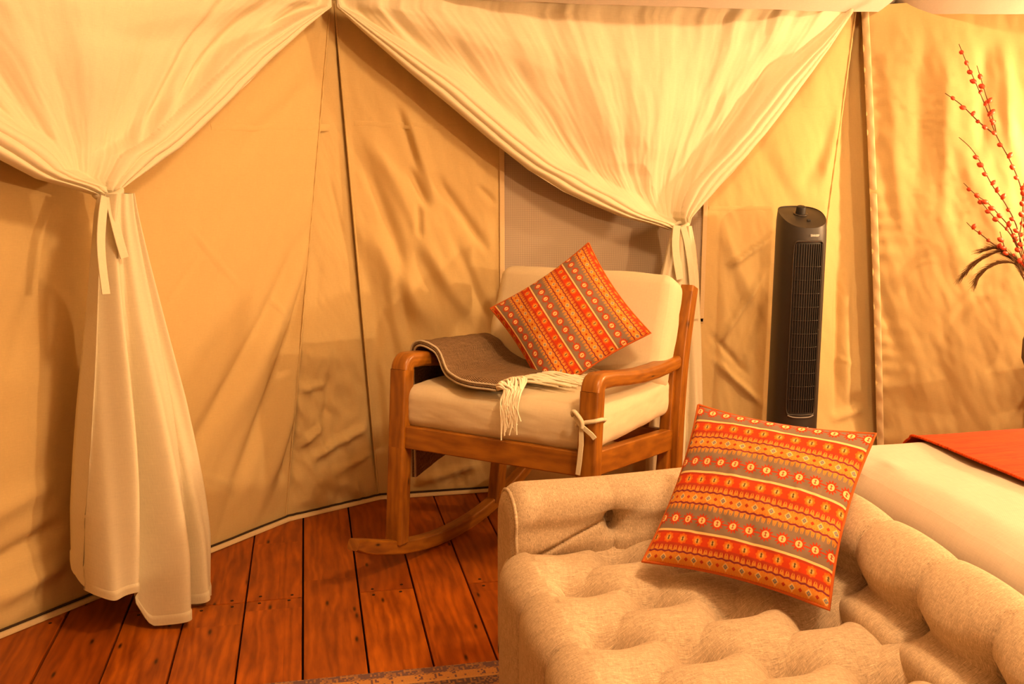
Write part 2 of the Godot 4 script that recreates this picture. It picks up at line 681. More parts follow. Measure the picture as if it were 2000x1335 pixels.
func _ready() -> void:
	# ------------------------------------------------------------ camera, sky, lamps' exposure
	var camera := Camera3D.new()
	camera.name = "camera"
	camera.position = EYE
	camera.rotation = Vector3(-atan(347.0 / FOCAL), deg_to_rad(-11.6), 0)
	camera.fov = rad_to_deg(2.0 * atan(667.5 / FOCAL))
	camera.near = 0.02
	add_child(camera)
	cam_basis = Basis.from_euler(camera.rotation)
	var env := Environment.new()
	env.background_mode = Environment.BG_COLOR
	env.background_color = Color(0.004, 0.004, 0.006)
	env.tonemap_mode = Environment.TONE_MAPPER_LINEAR
	env.tonemap_exposure = 1.0
	env.sdfgi_enabled = true
	env.ssao_enabled = true
	env.ssil_enabled = true
	var we := WorldEnvironment.new()
	we.name = "world_environment"
	we.environment = env
	add_child(we)
	noise.seed = 4
	noise.frequency = 1.0
	ridge.seed = 9
	ridge.frequency = 1.0
	ridge.fractal_type = FastNoiseLite.FRACTAL_RIDGED
	ridge.fractal_octaves = 2
	make_materials()
	pendant(Vector3(1.12, 2.5, -0.98), 3.8)
	table_lamp(Vector3(2.605, 0.47, -2.615), "small globe lamp on the dark bedside table that carries the vase", 2.3)
	table_lamp(Vector3(2.86, 0.47, 0.20), "small globe lamp on the bedside table at the near side of the bed", 5.0)

	# ------------------------------------------------------------ setting
	make_floor()
	make_walls()
	make_ceiling()

	# ------------------------------------------------------------ objects
	make_bed()
	make_sofa()
	make_chair()
	make_curtains()
	make_throw()
	throw_pillow("patterned throw pillow standing on one corner on the rocking chair", Vector3(0.752, 0.693, -2.835), Vector3(0.338, -0.6742, 0.6567), Vector3(0.8188, 0.5547, 0.148), 0.360, 0.16, 0.115, 3.0)
	throw_pillow("patterned throw pillow leaning in the corner of the tufted sofa", Vector3(0.800, 0.542, -1.634), Vector3(0.7175, -0.0261, 0.696), Vector3(0.4888, 0.7308, -0.4764), 0.345, 0.69, 0.11, 2.86)
	make_fan()
	make_plants()
	make_rug()


func omni(called: String, parent: Node, at: Vector3, energy: float, size: float, color: Color) -> void:
	var l := OmniLight3D.new()
	l.name = called
	l.position = at
	l.light_energy = energy
	l.light_color = color
	l.light_size = size
	l.omni_range = 12.0
	l.omni_attenuation = 2.0
	l.shadow_enabled = true
	parent.add_child(l)


func pendant(at: Vector3, energy: float) -> void:
	var t := thing("pendant_lamp", "round glowing pendant lamp hanging from the peak of the tent", "lamp", at)
	var r := 0.15
	var globe := []
	for k in 17:
		var a := PI * (k / 16.0 - 0.5)
		globe.append(Vector2(maxf(r * cos(a), 0.001), r * sin(a)))
	part("globe", lathe(globe), M.globe, t)
	part("cap", lathe([Vector2(0.001, r - 0.012), Vector2(0.05, r - 0.012), Vector2(0.045, r + 0.03), Vector2(0.012, r + 0.05), Vector2(0.001, r + 0.05)], 20), M.plastic, t)
	part("cord", tube([Vector3(0, r + 0.04, 0), Vector3(0, 3.02 - at.y, 0)], [0.004]), M.plastic, t)
	omni("pendant_light", t, Vector3.ZERO, energy, 0.14, lin(1.0, 0.62, 0.31))


func table_lamp(foot: Vector3, label: String, energy: float) -> void:
	var t := thing("bedside_lamp", label, "lamp", foot)
	part("base", lathe([Vector2(0.001, 0), Vector2(0.07, 0), Vector2(0.07, 0.012), Vector2(0.015, 0.03), Vector2(0.012, 0.62), Vector2(0.03, 0.64), Vector2(0.001, 0.65)], 24), M.pot, t)
	var globe := []
	for k in 13:
		var a := PI * (k / 12.0 - 0.5)
		globe.append(Vector2(maxf(0.05 * cos(a), 0.001), 0.69 + 0.05 * sin(a)))
	part("globe", lathe(globe, 24), M.globe, t)
	omni("bedside_light", t, Vector3(0, 0.69, 0), energy, 0.045, lin(1.0, 0.62, 0.31))


# ---------------------------------------------------------------- floor of planks
func make_floor() -> void:
	var fl := structure("floor", rbox(Vector3(5.4, 0.05, 5.4), 0.005, Transform3D(Basis(), Vector3(1.08, -0.045, -0.96))), M.under)
	var rng := RandomNumberGenerator.new()
	rng.seed = 5
	var w := 0.15
	var first := on_plane(591, 1330, Vector3.ZERO, Vector3.UP).x - 10 * w
	var joint := on_plane(860, 1143, Vector3.ZERO, Vector3.UP).z
	for k in 34:
		var x := first + k * w
		var cuts := [-3.46]
		if k % 2 == 1 or k == 8: cuts.append(joint)
		cuts.append(joint + (1.55 if k % 2 else 0.95) + 0.0)
		cuts.append(1.5)
		for j in cuts.size() - 1:
			var z0: float = cuts[j]
			var z1: float = cuts[j + 1]
			var g := 0.0035 + 0.0015 * rng.randf()
			var off := Vector2(rng.randf(), rng.randf() * 2.0)
			var lift := rng.randf_range(-0.0012, 0.0012)
			var m := rbox(Vector3(w - g, 0.02, z1 - z0 - 0.002), 0.003, Transform3D(Basis(), Vector3(x + w / 2, -0.01 + lift, (z0 + z1) / 2)), 1, 1, Vector3.ZERO, off)
			var p := part("plank", m, M.floor[rng.randi() % 4], fl)
			if absf(z1 - joint) < 0.01 or absf(z0 - joint) < 0.01:
				var s := 1.0 if z0 >= joint - 0.01 else -1.0
				for q in [0.22 + 0.06 * rng.randf(), 0.74 + 0.08 * rng.randf()]:
					part("nail", lathe([Vector2(0.001, 0.0012), Vector2(0.004, 0.001), Vector2(0.0045, 0)], 8), M.nail, p, Transform3D(Basis(), Vector3(x + w * q, lift, joint + s * rng.randf_range(0.012, 0.03))))


# ---------------------------------------------------------------- canvas walls
func make_walls() -> void:
	var apex_l := Vector3(0.10, 1.665, -3.362)
	var apex_r := Vector3(1.941, 1.70, -3.371)
	var g0 := Vector3(-0.103, 0.0, -3.202)
	var g1 := Vector3(0.214, 0.0, -3.362)
	var r0 := Vector3(1.79, 0.0, -3.37)
	var r1 := Vector3(2.125, 0.0, -3.35)

	# left wall: broad slack folds that run down to the left
	var pl := make_panel(Vector3(-1.33, 0, -1.958), g0, Vector3(-1.31, 1.68, -1.975), apex_l)
	pl.soft = 0.012
	pl.lean = -0.9
	px_fold(pl, 640, 330, 330, 960, -0.016, 0.030, 0.03)
	px_fold(pl, 648, 260, 420, 900, 0.016, 0.045, 0.03)
	px_fold(pl, 632, 420, 440, 1010, -0.020, 0.032, 0.03)
	px_fold(pl, 622, 560, 500, 1010, 0.016, 0.030, 0.02)
	px_fold(pl, 600, 640, 545, 960, -0.012, 0.018, 0.01)
	px_fold(pl, 645, 120, 420, 330, -0.006, 0.030)
	px_fold(pl, 130, 400, 10, 760, -0.014, 0.035)
	px_fold(pl, 170, 380, 60, 1000, 0.010, 0.045)
	px_fold(pl, 140, 1010, -40, 1120, -0.016, 0.022)
	px_fold(pl, 150, 1080, -40, 1190, 0.014, 0.025)
	px_fold(pl, 120, 930, -60, 1030, 0.010, 0.03)
	px_fold(pl, 400, 470, 290, 640, -0.003, 0.006)
	px_fold(pl, 350, 430, 470, 570, 0.003, 0.006)
	px_fold(pl, 520, 570, 560, 640, 0.003, 0.005)
	px_fold(pl, 350, 915, 480, 955, 0.003, 0.005)
	var wl := structure("wall_left", grid(170, 150, pl.at, Vector2(1.8, 1.7)), M.canvas)
	seam(pl, wl, "hem", M.canvas, on_plane(400, 242, pl.b0, pl.n), on_plane(636, 242, pl.b0, pl.n), 0.022, 0.0009)

	# the narrow corner gore between the two seams
	var pg := make_panel(g0, g1, apex_l + Vector3(-0.006, 0, 0), apex_l + Vector3(0.012, 0, -0.004))
	pg.soft = 0.010
	pg.pinch = 0.06
	pg.crumple = 0.024
	pg.crumple_at = Vector4(0.17, 0.22, 0.22, 0.42)
	px_fold(pg, 655, 330, 690, 480, -0.004, 0.010)
	px_fold(pg, 640, 500, 622, 640, -0.004, 0.016)
	px_fold(pg, 585, 765, 650, 752, 0.010, 0.010)
	px_fold(pg, 655, 720, 640, 840, -0.008, 0.016)
	px_fold(pg, 575, 880, 640, 830, 0.010, 0.012)
	px_fold(pg, 590, 905, 735, 830, 0.014, 0.014)
	px_fold(pg, 640, 930, 735, 880, 0.010, 0.012)
	var wg := structure("wall_corner_left", grid(66, 150, func(u: float, v: float): return pg.at(lerpf(-0.09, 1.09, u), v, -0.016 * ss(0.0, 0.15, v) * ss(1.0, 0.9, v)), Vector2(0.35, 1.7)), M.canvas)

	# back wall
	var pb := make_panel(g1, r0, apex_l + Vector3(0.012, 0, -0.004), apex_r)
	pb.soft = 0.013
	pb.strength = 2.0
	px_fold(pb, 700, 290, 800, 560, -0.009, 0.022, 0.01)
	px_fold(pb, 740, 520, 790, 800, -0.008, 0.02)
	px_fold(pb, 880, 450, 960, 640, -0.006, 0.018)
	px_fold(pb, 1460, 240, 1560, 420, -0.005, 0.03)
	px_fold(pb, 1400, 420, 1480, 620, 0.006, 0.03)
	pb.lean = 0.5
	px_fold(pb, 688, 228, 830, 520, 0.018, 0.036, 0.02)
	px_fold(pb, 692, 240, 870, 620, -0.014, 0.030, 0.02)
	px_fold(pb, 772, 190, 822, 350, -0.009, 0.012)
	px_fold(pb, 790, 200, 860, 420, 0.010, 0.022)
	px_fold(pb, 796, 318, 838, 410, -0.009, 0.012)
	px_fold(pb, 818, 395, 820, 470, -0.008, 0.010)
	px_fold(pb, 842, 330, 960, 500, -0.009, 0.016)
	px_fold(pb, 700, 420, 860, 660, 0.014, 0.04)
	px_fold(pb, 722, 500, 760, 900, -0.014, 0.030)
	px_fold(pb, 790, 440, 940, 640, 0.010, 0.03)
	px_fold(pb, 930, 360, 972, 400, -0.006, 0.010)
	px_fold(pb, 770, 470, 800, 680, -0.010, 0.024)
	px_fold(pb, 735, 640, 775, 940, 0.012, 0.02)
	px_fold(pb, 1512, 458, 1415, 525, 0.010, 0.012)
	px_fold(pb, 1505, 515, 1390, 690, 0.009, 0.014)
	px_fold(pb, 1500, 560, 1430, 760, -0.008, 0.022)
	px_fold(pb, 1640, 240, 1560, 380, -0.008, 0.03)
	px_fold(pb, 1650, 190, 1600, 380, 0.008, 0.02)
	px_fold(pb, 1380, 690, 1500, 800, 0.008, 0.012)
	px_fold(pb, 1376, 640, 1470, 740, -0.006, 0.012)
	px_fold(pb, 800, 945, 960, 900, 0.010, 0.014)
	px_fold(pb, 850, 960, 970, 880, -0.008, 0.02)
	var mesh0 := on_plane(985, 400, pb.b0, pb.n)
	var mesh1 := on_plane(1372, 430, pb.b0, pb.n)
	var wx0 := mesh0.x
	var wx1 := mesh1.x
	var wy0 := 0.60
	var wy1 := 1.46
	var dull := func(p: Vector3) -> float:   # the wall lies flat round the window
		return ss(0.0, 0.05, maxf(maxf(wx0 - p.x, p.x - wx1), maxf(wy0 - p.y, p.y - wy1)))
	var back_at := func(u: float, v: float):
		var f := pb.flat(u, v)
		var p := pb.at(u, v)
		return f.lerp(p, dull.call(f)) - pb.n * 0.004 * (1.0 - dull.call(f))
	# built as four pieces of cloth round the opening, joined in one mesh
	var b := Build.new()
	var ux := func(x: float, v: float) -> float: return pb.uv_of(Vector3(x, lerpf(0, 1.68, v), -3.366)).x
	var v0 := wy0 / 1.68
	var v1 := wy1 / 1.68
	add_grid(b, 70, 150, func(u: float, v: float): return back_at.call(u * ux.call(wx0, v), v), Vector2(0.5, 1.7))
	add_grid(b, 64, 150, func(u: float, v: float): return back_at.call(lerpf(ux.call(wx1, v), 1.0, u), v), Vector2(0.5, 1.7))
	add_grid(b, 60, 50, func(u: float, v: float): return back_at.call(lerpf(ux.call(wx0, v * v0), ux.call(wx1, v * v0), u), v * v0), Vector2(0.7, 0.6))
	add_grid(b, 60, 20, func(u: float, v: float):
		var vv: float = lerpf(v1, 1.0, v)
		return back_at.call(lerpf(ux.call(wx0, vv), ux.call(wx1, vv), u), vv), Vector2(0.7, 0.25))
	var wb := structure("wall_back", b.mesh(), M.canvas)
	seam(pb, wb, "hem", M.canvas, on_plane(692, 242, pb.b0, pb.n), on_plane(905, 252, pb.b0, pb.n), 0.022, 0.0009)
	seam(pb, wb, "hem", M.canvas, on_plane(1530, 228, pb.b0, pb.n), on_plane(1632, 226, pb.b0, pb.n), 0.022, 0.0009)
	seam(pb, wb, "hem", M.canvas, on_plane(1385, 415, pb.b0, pb.n), on_plane(1505, 416, pb.b0, pb.n), 0.02, 0.0009)

	# insect net window with its sewn tapes
	var win := structure("window_1", grid(40, 50, func(u: float, v: float):
		var x := lerpf(wx0 - 0.01, wx1 + 0.01, u)
		var y := lerpf(wy0 - 0.01, wy1 + 0.01, v)
		return Vector3(x, y, -3.372 + 0.006 * noise.get_noise_2d(x * 3.0, y * 2.0)), Vector2(0.74, 0.88)), M.net)
	for s in [[Vector3(wx0 - 0.008, wy0, -3.365), Vector3(wx0 - 0.008, wy1, -3.365)], [Vector3(wx1 + 0.008, wy0, -3.365), Vector3(wx1 + 0.008, wy1, -3.365)]]:
		part("tape", rbox(Vector3(0.017, wy1 - wy0 + 0.03, 0.005), 0.002, Transform3D(Basis(), (s[0] + s[1]) / 2)), M.canvas_tape, win)
	for y in [wy0 - 0.008, wy1 + 0.008]:
		part("tape", rbox(Vector3(wx1 - wx0 + 0.03, 0.017, 0.005), 0.002, Transform3D(Basis(), Vector3((wx0 + wx1) / 2, y, -3.365))), M.canvas_tape, win)

	# right corner gore, set back behind the right wall's free edge
	var pr := make_panel(r0, r1, apex_r + Vector3(0, 0, -0.002), apex_r + Vector3(0.03, 0, -0.01))
	pr.soft = 0.010
	px_fold(pr, 1650, 480, 1640, 840, -0.012, 0.014)
	px_fold(pr, 1668, 470, 1662, 840, 0.010, 0.018)
	px_fold(pr, 1640, 700, 1690, 720, 0.003, 0.006)
	px_fold(pr, 1625, 825, 1700, 800, 0.010, 0.015)
	var wr := structure("wall_corner_right", grid(56, 150, func(u: float, v: float): return pr.at(lerpf(-0.12, 1.25, u), v, (-0.012 - 0.035 * sin(PI * clampf(u * 1.1 - 0.1, 0.0, 1.0))) * ss(0.0, 0.15, v) * ss(1.0, 0.9, v)), Vector2(0.35, 1.7)), M.canvas)

	for e in [[pl, 1.0, wl], [pb, 0.0, wb], [pb, 1.0, wb]]:
		var pan: CanvasWall = e[0]
		var line := []
		for j in 81:
			var v := 0.004 + 0.99 * j / 80.0
			var p: Vector3 = pan.at(e[1], v)
			line.append(p + pan.n * (0.001 + 0.0012 * sin(j * 2.3)))
		part("seam", tube(line, [0.0036], 6), M.canvas, e[2])

	# right wall with the puckered binding of its free edge
	var q0 := Vector3(2.12, 0.0, -3.325)
	var q1 := Vector3(1.952, 1.70, -3.352)
	var ps := make_panel(q0, Vector3(3.49, 0, -1.958), q1, Vector3(3.47, 1.70, -1.98))
	ps.soft = 0.012
	ps.strength = 0.8
	ps.lean = 0.6
	ps.bow = Vector2(0.015, 0.0)
	px_fold(ps, 1740, 60, 1770, 500, 0.010, 0.03)
	px_fold(ps, 1810, 70, 1800, 420, -0.010, 0.03)
	px_fold(ps, 1860, 60, 1850, 500, 0.008, 0.025)
	px_fold(ps, 1930, 60, 1920, 330, -0.010, 0.022)
	px_fold(ps, 1965, 60, 1985, 330, 0.010, 0.02)
	px_fold(ps, 1700, 520, 1770, 720, -0.010, 0.02)
	px_fold(ps, 1700, 300, 1760, 560, 0.010, 0.03)
	px_fold(ps, 1840, 200, 1960, 480, 0.008, 0.03)
	var wrt := structure("wall_right", grid(200, 150, func(u: float, v: float):
		var edge := exp(-u * 36.0)
		return ps.at(u, v, 0.008 * edge + 0.004 * edge * sin(v * 150.0 + 3.0 * sin(v * 23.0))), Vector2(1.95, 1.7)), M.canvas)
	part("binding", grid(8, 220, func(u: float, v: float):
		var a := PI * (u - 0.5)
		var c := ps.at(0.0, v, 0.008)
		return c + ps.n * 0.004 * cos(a) * (1.0 + 0.5 * sin(v * 150.0)) + ps.e * (0.012 + 0.013 * sin(a)), Vector2(0.03, 1.7)), M.canvas_tape, wrt)

	# the walls behind the camera
	var ring := [Vector3(3.49, 0, -1.958), Vector3(3.49, 0, 0.038), Vector3(2.078, 0, 1.45), Vector3(0.082, 0, 1.45), Vector3(-1.33, 0, 0.038), Vector3(-1.33, 0, -1.958)]
	var sides := ["wall_east", "wall_southeast", "wall_south", "wall_southwest", "wall_west"]
	for k in 5:
		var w2 := Build.new()
		var a: Vector3 = ring[k]
		var c: Vector3 = ring[k + 1]
		var nn := Vector3(-(c - a).z, 0, (c - a).x).normalized()
		add_grid(w2, 30, 12, func(u: float, v: float): return a.lerp(c, u) + Vector3.UP * 1.69 * v + nn * 0.012 * noise.get_noise_2d(u * 9.0 + k * 7.0, v), Vector2(2, 1.7))
		structure(sides[k], w2.mesh(), M.flap)

	# sod flap and the dark cord along the foot of the walls
	var foot := [Vector3(-1.33, 0, -1.958), g0 + Vector3(0.0, 0, 0), g1, r0, r1, Vector3(3.49, 0, -1.958)]
	var k := 0
	for nm in ["trim_1", "trim_2", "trim_3", "trim_4", "trim_5"]:
		var a: Vector3 = foot[k]
		var c: Vector3 = foot[k + 1]
		var e := (c - a).normalized()
		var nn := Vector3(-e.z, 0, e.x)
		if nn.dot(TENT - a) < 0: nn = -nn
		var st := structure(nm, grid(6, 60, func(u: float, v: float):
			var p := a.lerp(c, v)
			var ang: float = PI * 0.5 * (1.0 - u)
			return p + nn * (0.004 + 0.020 * cos(ang)) + Vector3.UP * (0.002 + 0.012 * sin(ang)), Vector2(0.03, a.distance_to(c)), true), M.canvas_tape)
		var path := []
		for j in 31:
			var v := j / 30.0
			path.append(a.lerp(c, v) + nn * 0.012 + Vector3.UP * (0.017 + 0.002 * noise.get_noise_1d(v * 9.0 + k)))
		part("cord", tube(path, [0.0032]), M.cord, st)
		k += 1


# ---------------------------------------------------------------- ceiling liner
func make_ceiling() -> void:
	var b := Build.new()
	for k in 8:
		var a0 := deg_to_rad(67.5 + 45.0 * k)
		var a1 := deg_to_rad(112.5 + 45.0 * k)
		var ro := 2.595
		var c0 := TENT + Vector3(ro * cos(a0), 1.685, -ro * sin(a0))
		var c1 := TENT + Vector3(ro * cos(a1), 1.685, -ro * sin(a1))
		var inward := -((c0 + c1) * 0.5 - TENT) * Vector3(1, 0, 1)
		inward = inward.normalized()
		var low := 0.088 if k == 7 else 0.045
		var peak := TENT + Vector3.UP * 3.1
		# the edge is pinned at the poles and bows inward between them
		var edge := func(u: float) -> Vector3:
			var w := pow(sin(PI * clampf(u, 0.0, 1.0)), 0.8)
			return c0.lerp(c1, u) + inward * 0.24 * w + Vector3.DOWN * (low * w + 0.004 * noise.get_noise_1d(u * 9.0 + k * 5.0))
		add_grid(b, 60, 30, func(u: float, v: float):
			var e: Vector3 = edge.call(u)
			return e.lerp(peak + (e - peak) * 0.02, v) + Vector3.DOWN * 0.10 * sin(PI * v), Vector2(2, 2.6))
		add_grid(b, 60, 3, func(u: float, v: float):
			var e: Vector3 = edge.call(u)
			return e - inward * 0.035 * v + Vector3.UP * 0.03 * v * v, Vector2(2, 0.1), true)
	var c := structure("ceiling", b.mesh(), M.liner)
	part("outer_skin", grid(8, 1, func(u: float, v: float):
		var a := TAU * (u + 1.0 / 16.0)
		var r := lerpf(2.75, 0.01, v)
		return TENT + Vector3(r * cos(a), lerpf(1.69, 3.2, v), r * sin(a))), M.canvas, c)


# ---------------------------------------------------------------- bed
func make_bed() -> void:
	var at := Vector3(2.125, 0, -0.98)
	var t := thing("bed", "white made-up double bed behind the tufted sofa", "bed", at)
	var b := Build.new()
	add_rbox(b, Vector3(2.12, 0.44, 1.92), 0.085, Transform3D(Basis(), Vector3(0, 0.335, 0)), 6, 44, Vector3(0.0, 0.012, 0.0), Vector2.ZERO, func(p: Vector3):
		var e := 0.006 * noise.get_noise_2d(p.x * 3.0, p.z * 3.0 + p.y * 2.0) + 0.003 * noise.get_noise_2d(p.x * 9.0, p.z * 7.0)
		var f := 0.0
		if p.y > 0.0: f = 0.010 * exp(-pow((p.z + 0.79 - 0.9 * (p.x + 1.02)) / 0.012, 2.0)) * ss(-0.92, -1.0, p.x)
		return p + Vector3(-f, e + f * 0.5, e * 0.5))
	part("duvet", b.mesh(), M.duvet, t)
	part("bed_base", rbox(Vector3(2.0, 0.16, 1.8), 0.02, Transform3D(Basis(), Vector3(0.02, 0.12, 0))), M.teak, t)
	for s in [[-1, -1], [1, -1], [-1, 1], [1, 1]]:
		part("leg", rbox(Vector3(0.07, 0.06, 0.07), 0.006, Transform3D(Basis(), Vector3(0.9 * s[0], 0.03, 0.8 * s[1]))), M.teak, t)
	# the runner lies across the bed and falls over both sides
	var path := [Vector3(0, 0.2, -1.948), Vector3(0, 0.45, -1.951), Vector3(0, 0.51, -1.945), Vector3(0, 0.547, -1.917), Vector3(0, 0.562, -1.86), Vector3(0, 0.571, -1.5), Vector3(0, 0.574, -0.98), Vector3(0, 0.571, -0.46), Vector3(0, 0.562, -0.10), Vector3(0, 0.547, -0.043), Vector3(0, 0.51, -0.015), Vector3(0, 0.45, -0.009), Vector3(0, 0.2, -0.012)]
	var sp := smooth(path, 10)
	var r := thing("bed_runner", "rust orange runner laid across the foot of the white bed", "bed runner", Vector3(1.6, 0, -0.98))
	part("cloth", grid(50, sp.size() - 1, func(u: float, v: float):
		var p: Vector3 = sp[roundi(v * (sp.size() - 1))]
		var x := lerpf(-0.31, 0.42, u)
		return Vector3(x + 0.006 * noise.get_noise_1d(p.z * 2.0), p.y + 0.002 * noise.get_noise_2d(x * 4.0, p.z * 4.0) + 0.003, p.z + 0.98), Vector2(0.73, 2.6)), M.runner, r)
	var hem := []
	for p in sp: hem.append(Vector3(-0.31 + 0.006 * noise.get_noise_1d(p.z * 2.0), p.y + 0.003, p.z + 0.98))
	part("hem", tube(hem, [0.003], 6), M.runner, r)


# ---------------------------------------------------------------- tufted sofa
func make_sofa() -> void:
	var at := Vector3(0.68, 0, -0.98)
	var t := thing("tufted_sofa", "grey-beige linen sofa with deep button tufting at the foot of the bed", "sofa", at)
	var spots := []            # seat buttons, two rows of staggered columns
	var e1 := Vector2(0.122, 0.068)
	var e2 := Vector2(0.122, -0.132)
	var o := Vector2(0.472, -1.680)
	# bulge height over the diamond lattice
	var tuft := func(x: float, z: float) -> Vector2:
		var q := Vector2(x, z) - o
		var det := e1.x * e2.y - e1.y * e2.x
		var a := (q.x * e2.y - q.y * e2.x) / det
		var c := (e1.x * q.y - e1.y * q.x) / det
		a += 0.10 * sin(PI * fposmod(c, 1.0))      # the folds bow away from the front
		c -= 0.10 * sin(PI * fposmod(a, 1.0)) * 0.6
		var fa := fposmod(a, 1.0)
		var fc := fposmod(c, 1.0)
		var da := minf(fa, 1.0 - fa) * 0.13
		var dc := minf(fc, 1.0 - fc) * 0.13
		var h := 0.013 * pow(sin(PI * fa) * sin(PI * fc), 0.7)
		# folds along one diagonal: the far side slides gently under the sharp edge of the near side
		var far_side := fc < 0.5
		var mid := 0.55 + 0.45 * absf(2.0 * fa - 1.0)
		h -= 0.018 * mid * exp(-dc / (0.010 if far_side else 0.0026))
		# a soft valley along the other diagonal
		h -= 0.004 * exp(-da / 0.012) * (0.5 + 0.5 * absf(2.0 * fc - 1.0))
		var db := INF
		for i in 2:
			for j in 2:
				var w := e1 * (fa - i) + e2 * (fc - j) - Vector2(0.0, 0.006)
				if w.y > 0.0: w.y *= 0.75     # the hollow opens towards the front
				db = minf(db, w.length())
		h -= 0.014 * exp(-pow(db / 0.055, 1.5)) + 0.054 * exp(-pow(db / 0.027, 1.5))
		return Vector2(h, db)
	var rt := 0.055
	var front := 0.355
	var nz := 380
	var z0 := -1.885
	var z1 := -0.075
	var top := 0.383
	var seat := grid(280, nz, func(u: float, v: float):
		var z := lerpf(z0, -0.95, v / 0.84) if v < 0.84 else lerpf(-0.95, z1, (v - 0.84) / 0.16)
		var l: float = u * (0.60 + 0.27)
		var p: Vector3
		var nn := Vector3.UP
		if l < 0.55:
			p = Vector3(0.96 - l, top + 0.004 * ss(0.6, 0.9, 0.96 - l), z)
		elif l < 0.55 + rt * PI / 2:
			var ang := (l - 0.55) / rt
			nn = Vector3(-sin(ang), cos(ang), 0)
			p = Vector3(0.41, top - rt, z) + nn * rt
		else:
			nn = Vector3.LEFT
			p = Vector3(front, top - rt - (l - 0.55 - rt * PI / 2), z)
		var w := ss(0.372, 0.455, p.x) if nn == Vector3.UP else 0.0
		w *= ss(z0, z0 + 0.03, z) * ss(z1, z1 - 0.03, z)
		var h: float = 0.0
		if w > 0.0: h = tuft.call(p.x, z).x * w
		# pleats run from the first buttons over the edge and down the front
		if p.x < 0.46:
			var f := fposmod((z - o.y - 0.01) / 0.200, 1.0)
			var dz := minf(f, 1.0 - f) * 0.200
			h -= 0.014 * exp(-dz / 0.006) * ss(0.47, 0.42, p.x)
			h += 0.012 * sin(PI * f) * ss(0.47, 0.40, p.x)
		var ends := 0.012 * (exp(-(z - z0) / 0.02) + exp(-(z1 - z) / 0.02))
		return p + nn * (h - ends) - at, Vector2(0.87, 1.81))
	part("seat_cushion", seat, M.linen, t)
	var bm := Build.new()
	add_rbox(bm, Vector3(0.026, 0.012, 0.026), 0.0058, Transform3D(), 3)
	var button := bm.mesh()
	for i in range(-2, 12):
		for j in range(-9, 8):
			var q := o + e1 * i + e2 * j
			if q.x > 0.46 and q.x < 0.90 and q.y > -1.84 and q.y < -0.12:
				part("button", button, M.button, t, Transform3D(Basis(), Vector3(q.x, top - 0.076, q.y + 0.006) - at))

	# back: one row of buttons, the roll above it pleated over the top
	var prof := [Vector3(0.950, 0.29, 0), Vector3(0.920, 0.325, 0), Vector3(0.895, 0.365, 0), Vector3(0.893, 0.398, 0), Vector3(0.912, 0.434, 0), Vector3(0.914, 0.468, 0), Vector3(0.930, 0.502, 0), Vector3(0.957, 0.526, 0), Vector3(0.988, 0.533, 0), Vector3(1.014, 0.518, 0), Vector3(1.026, 0.48, 0), Vector3(1.028, 0.30, 0), Vector3(1.028, 0.06, 0)]
	var ps := smooth(prof, 14)
	var pn := ps.size() - 1
	var gap := 0.180
	var bz := -1.512
	var roll := func(ps2: Array, s: float, k: int, n2: int, by: float, flat_from: float) -> Vector3:
		# s is the distance along in button gaps, k the step along the profile
		var f := fposmod(s, 1.0)
		var d := minf(f, 1.0 - f) * gap
		var p: Vector3 = ps2[k]
		var tg: Vector3 = (ps2[mini(k + 1, n2)] - ps2[maxi(k - 1, 0)]).normalized()
		var nn := Vector3(-tg.y, tg.x, 0)
		var q := float(k) / n2
		var inner := 1.0 - ss(flat_from, flat_from + 0.12, q)
		var rise := absf(p.y - by)
		var h := (0.009 if p.y > by else 0.012) * pow(sin(PI * f), 0.7) * ss(0.0, 0.04, rise) * inner
		h -= 0.012 * exp(-d / 0.006) * inner * (1.0 if p.y > by else 0.7)
		h -= 0.012 * exp(-rise / 0.008) * inner
		h -= 0.046 * exp(-pow(Vector2(d, rise).length() / 0.032, 1.25)) * ss(0.75, 0.4, q)
		return p + nn * h
	var back := grid(pn, 380, func(u: float, v: float):
		var z := lerpf(-1.86, -0.92, v / 0.84) if v < 0.84 else lerpf(-0.92, -0.10, (v - 0.84) / 0.16)
		var k := roundi(u * pn)
		var p: Vector3 = roll.call(ps, (z - bz) / gap, k, pn, 0.434, 0.66)
		return Vector3(p.x, p.y, z) - at, Vector2(0.8, 1.84), true)
	part("back_rest", back, M.linen, t)
	for k in range(-2, 8):
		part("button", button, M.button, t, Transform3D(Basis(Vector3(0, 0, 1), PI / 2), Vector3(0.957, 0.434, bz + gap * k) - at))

	# two arms
	for s in [1.0, -1.0]:
		var ap := [Vector3(-0.150, 0.30, 0), Vector3(-0.132, 0.345, 0), Vector3(-0.122, 0.39, 0), Vector3(-0.130, 0.425, 0), Vector3(-0.128, 0.455, 0), Vector3(-0.145, 0.483, 0), Vector3(-0.185, 0.497, 0), Vector3(-0.235, 0.495, 0), Vector3(-0.272, 0.475, 0), Vector3(-0.286, 0.43, 0), Vector3(-0.288, 0.25, 0), Vector3(-0.288, 0.06, 0)]
		var aps := smooth(ap, 14)
		var an := aps.size() - 1
		var rows := []
		var uvs := []
		var xs := []
		for k in 9: xs.append([0.378 + 0.04 * (1.0 - cos(PI / 2 * k / 8.0)), 1.0 - 0.22 * (1.0 - sin(PI / 2 * k / 8.0))])
		for k in 170: xs.append([lerpf(0.42, 1.02, k / 169.0), 1.0])
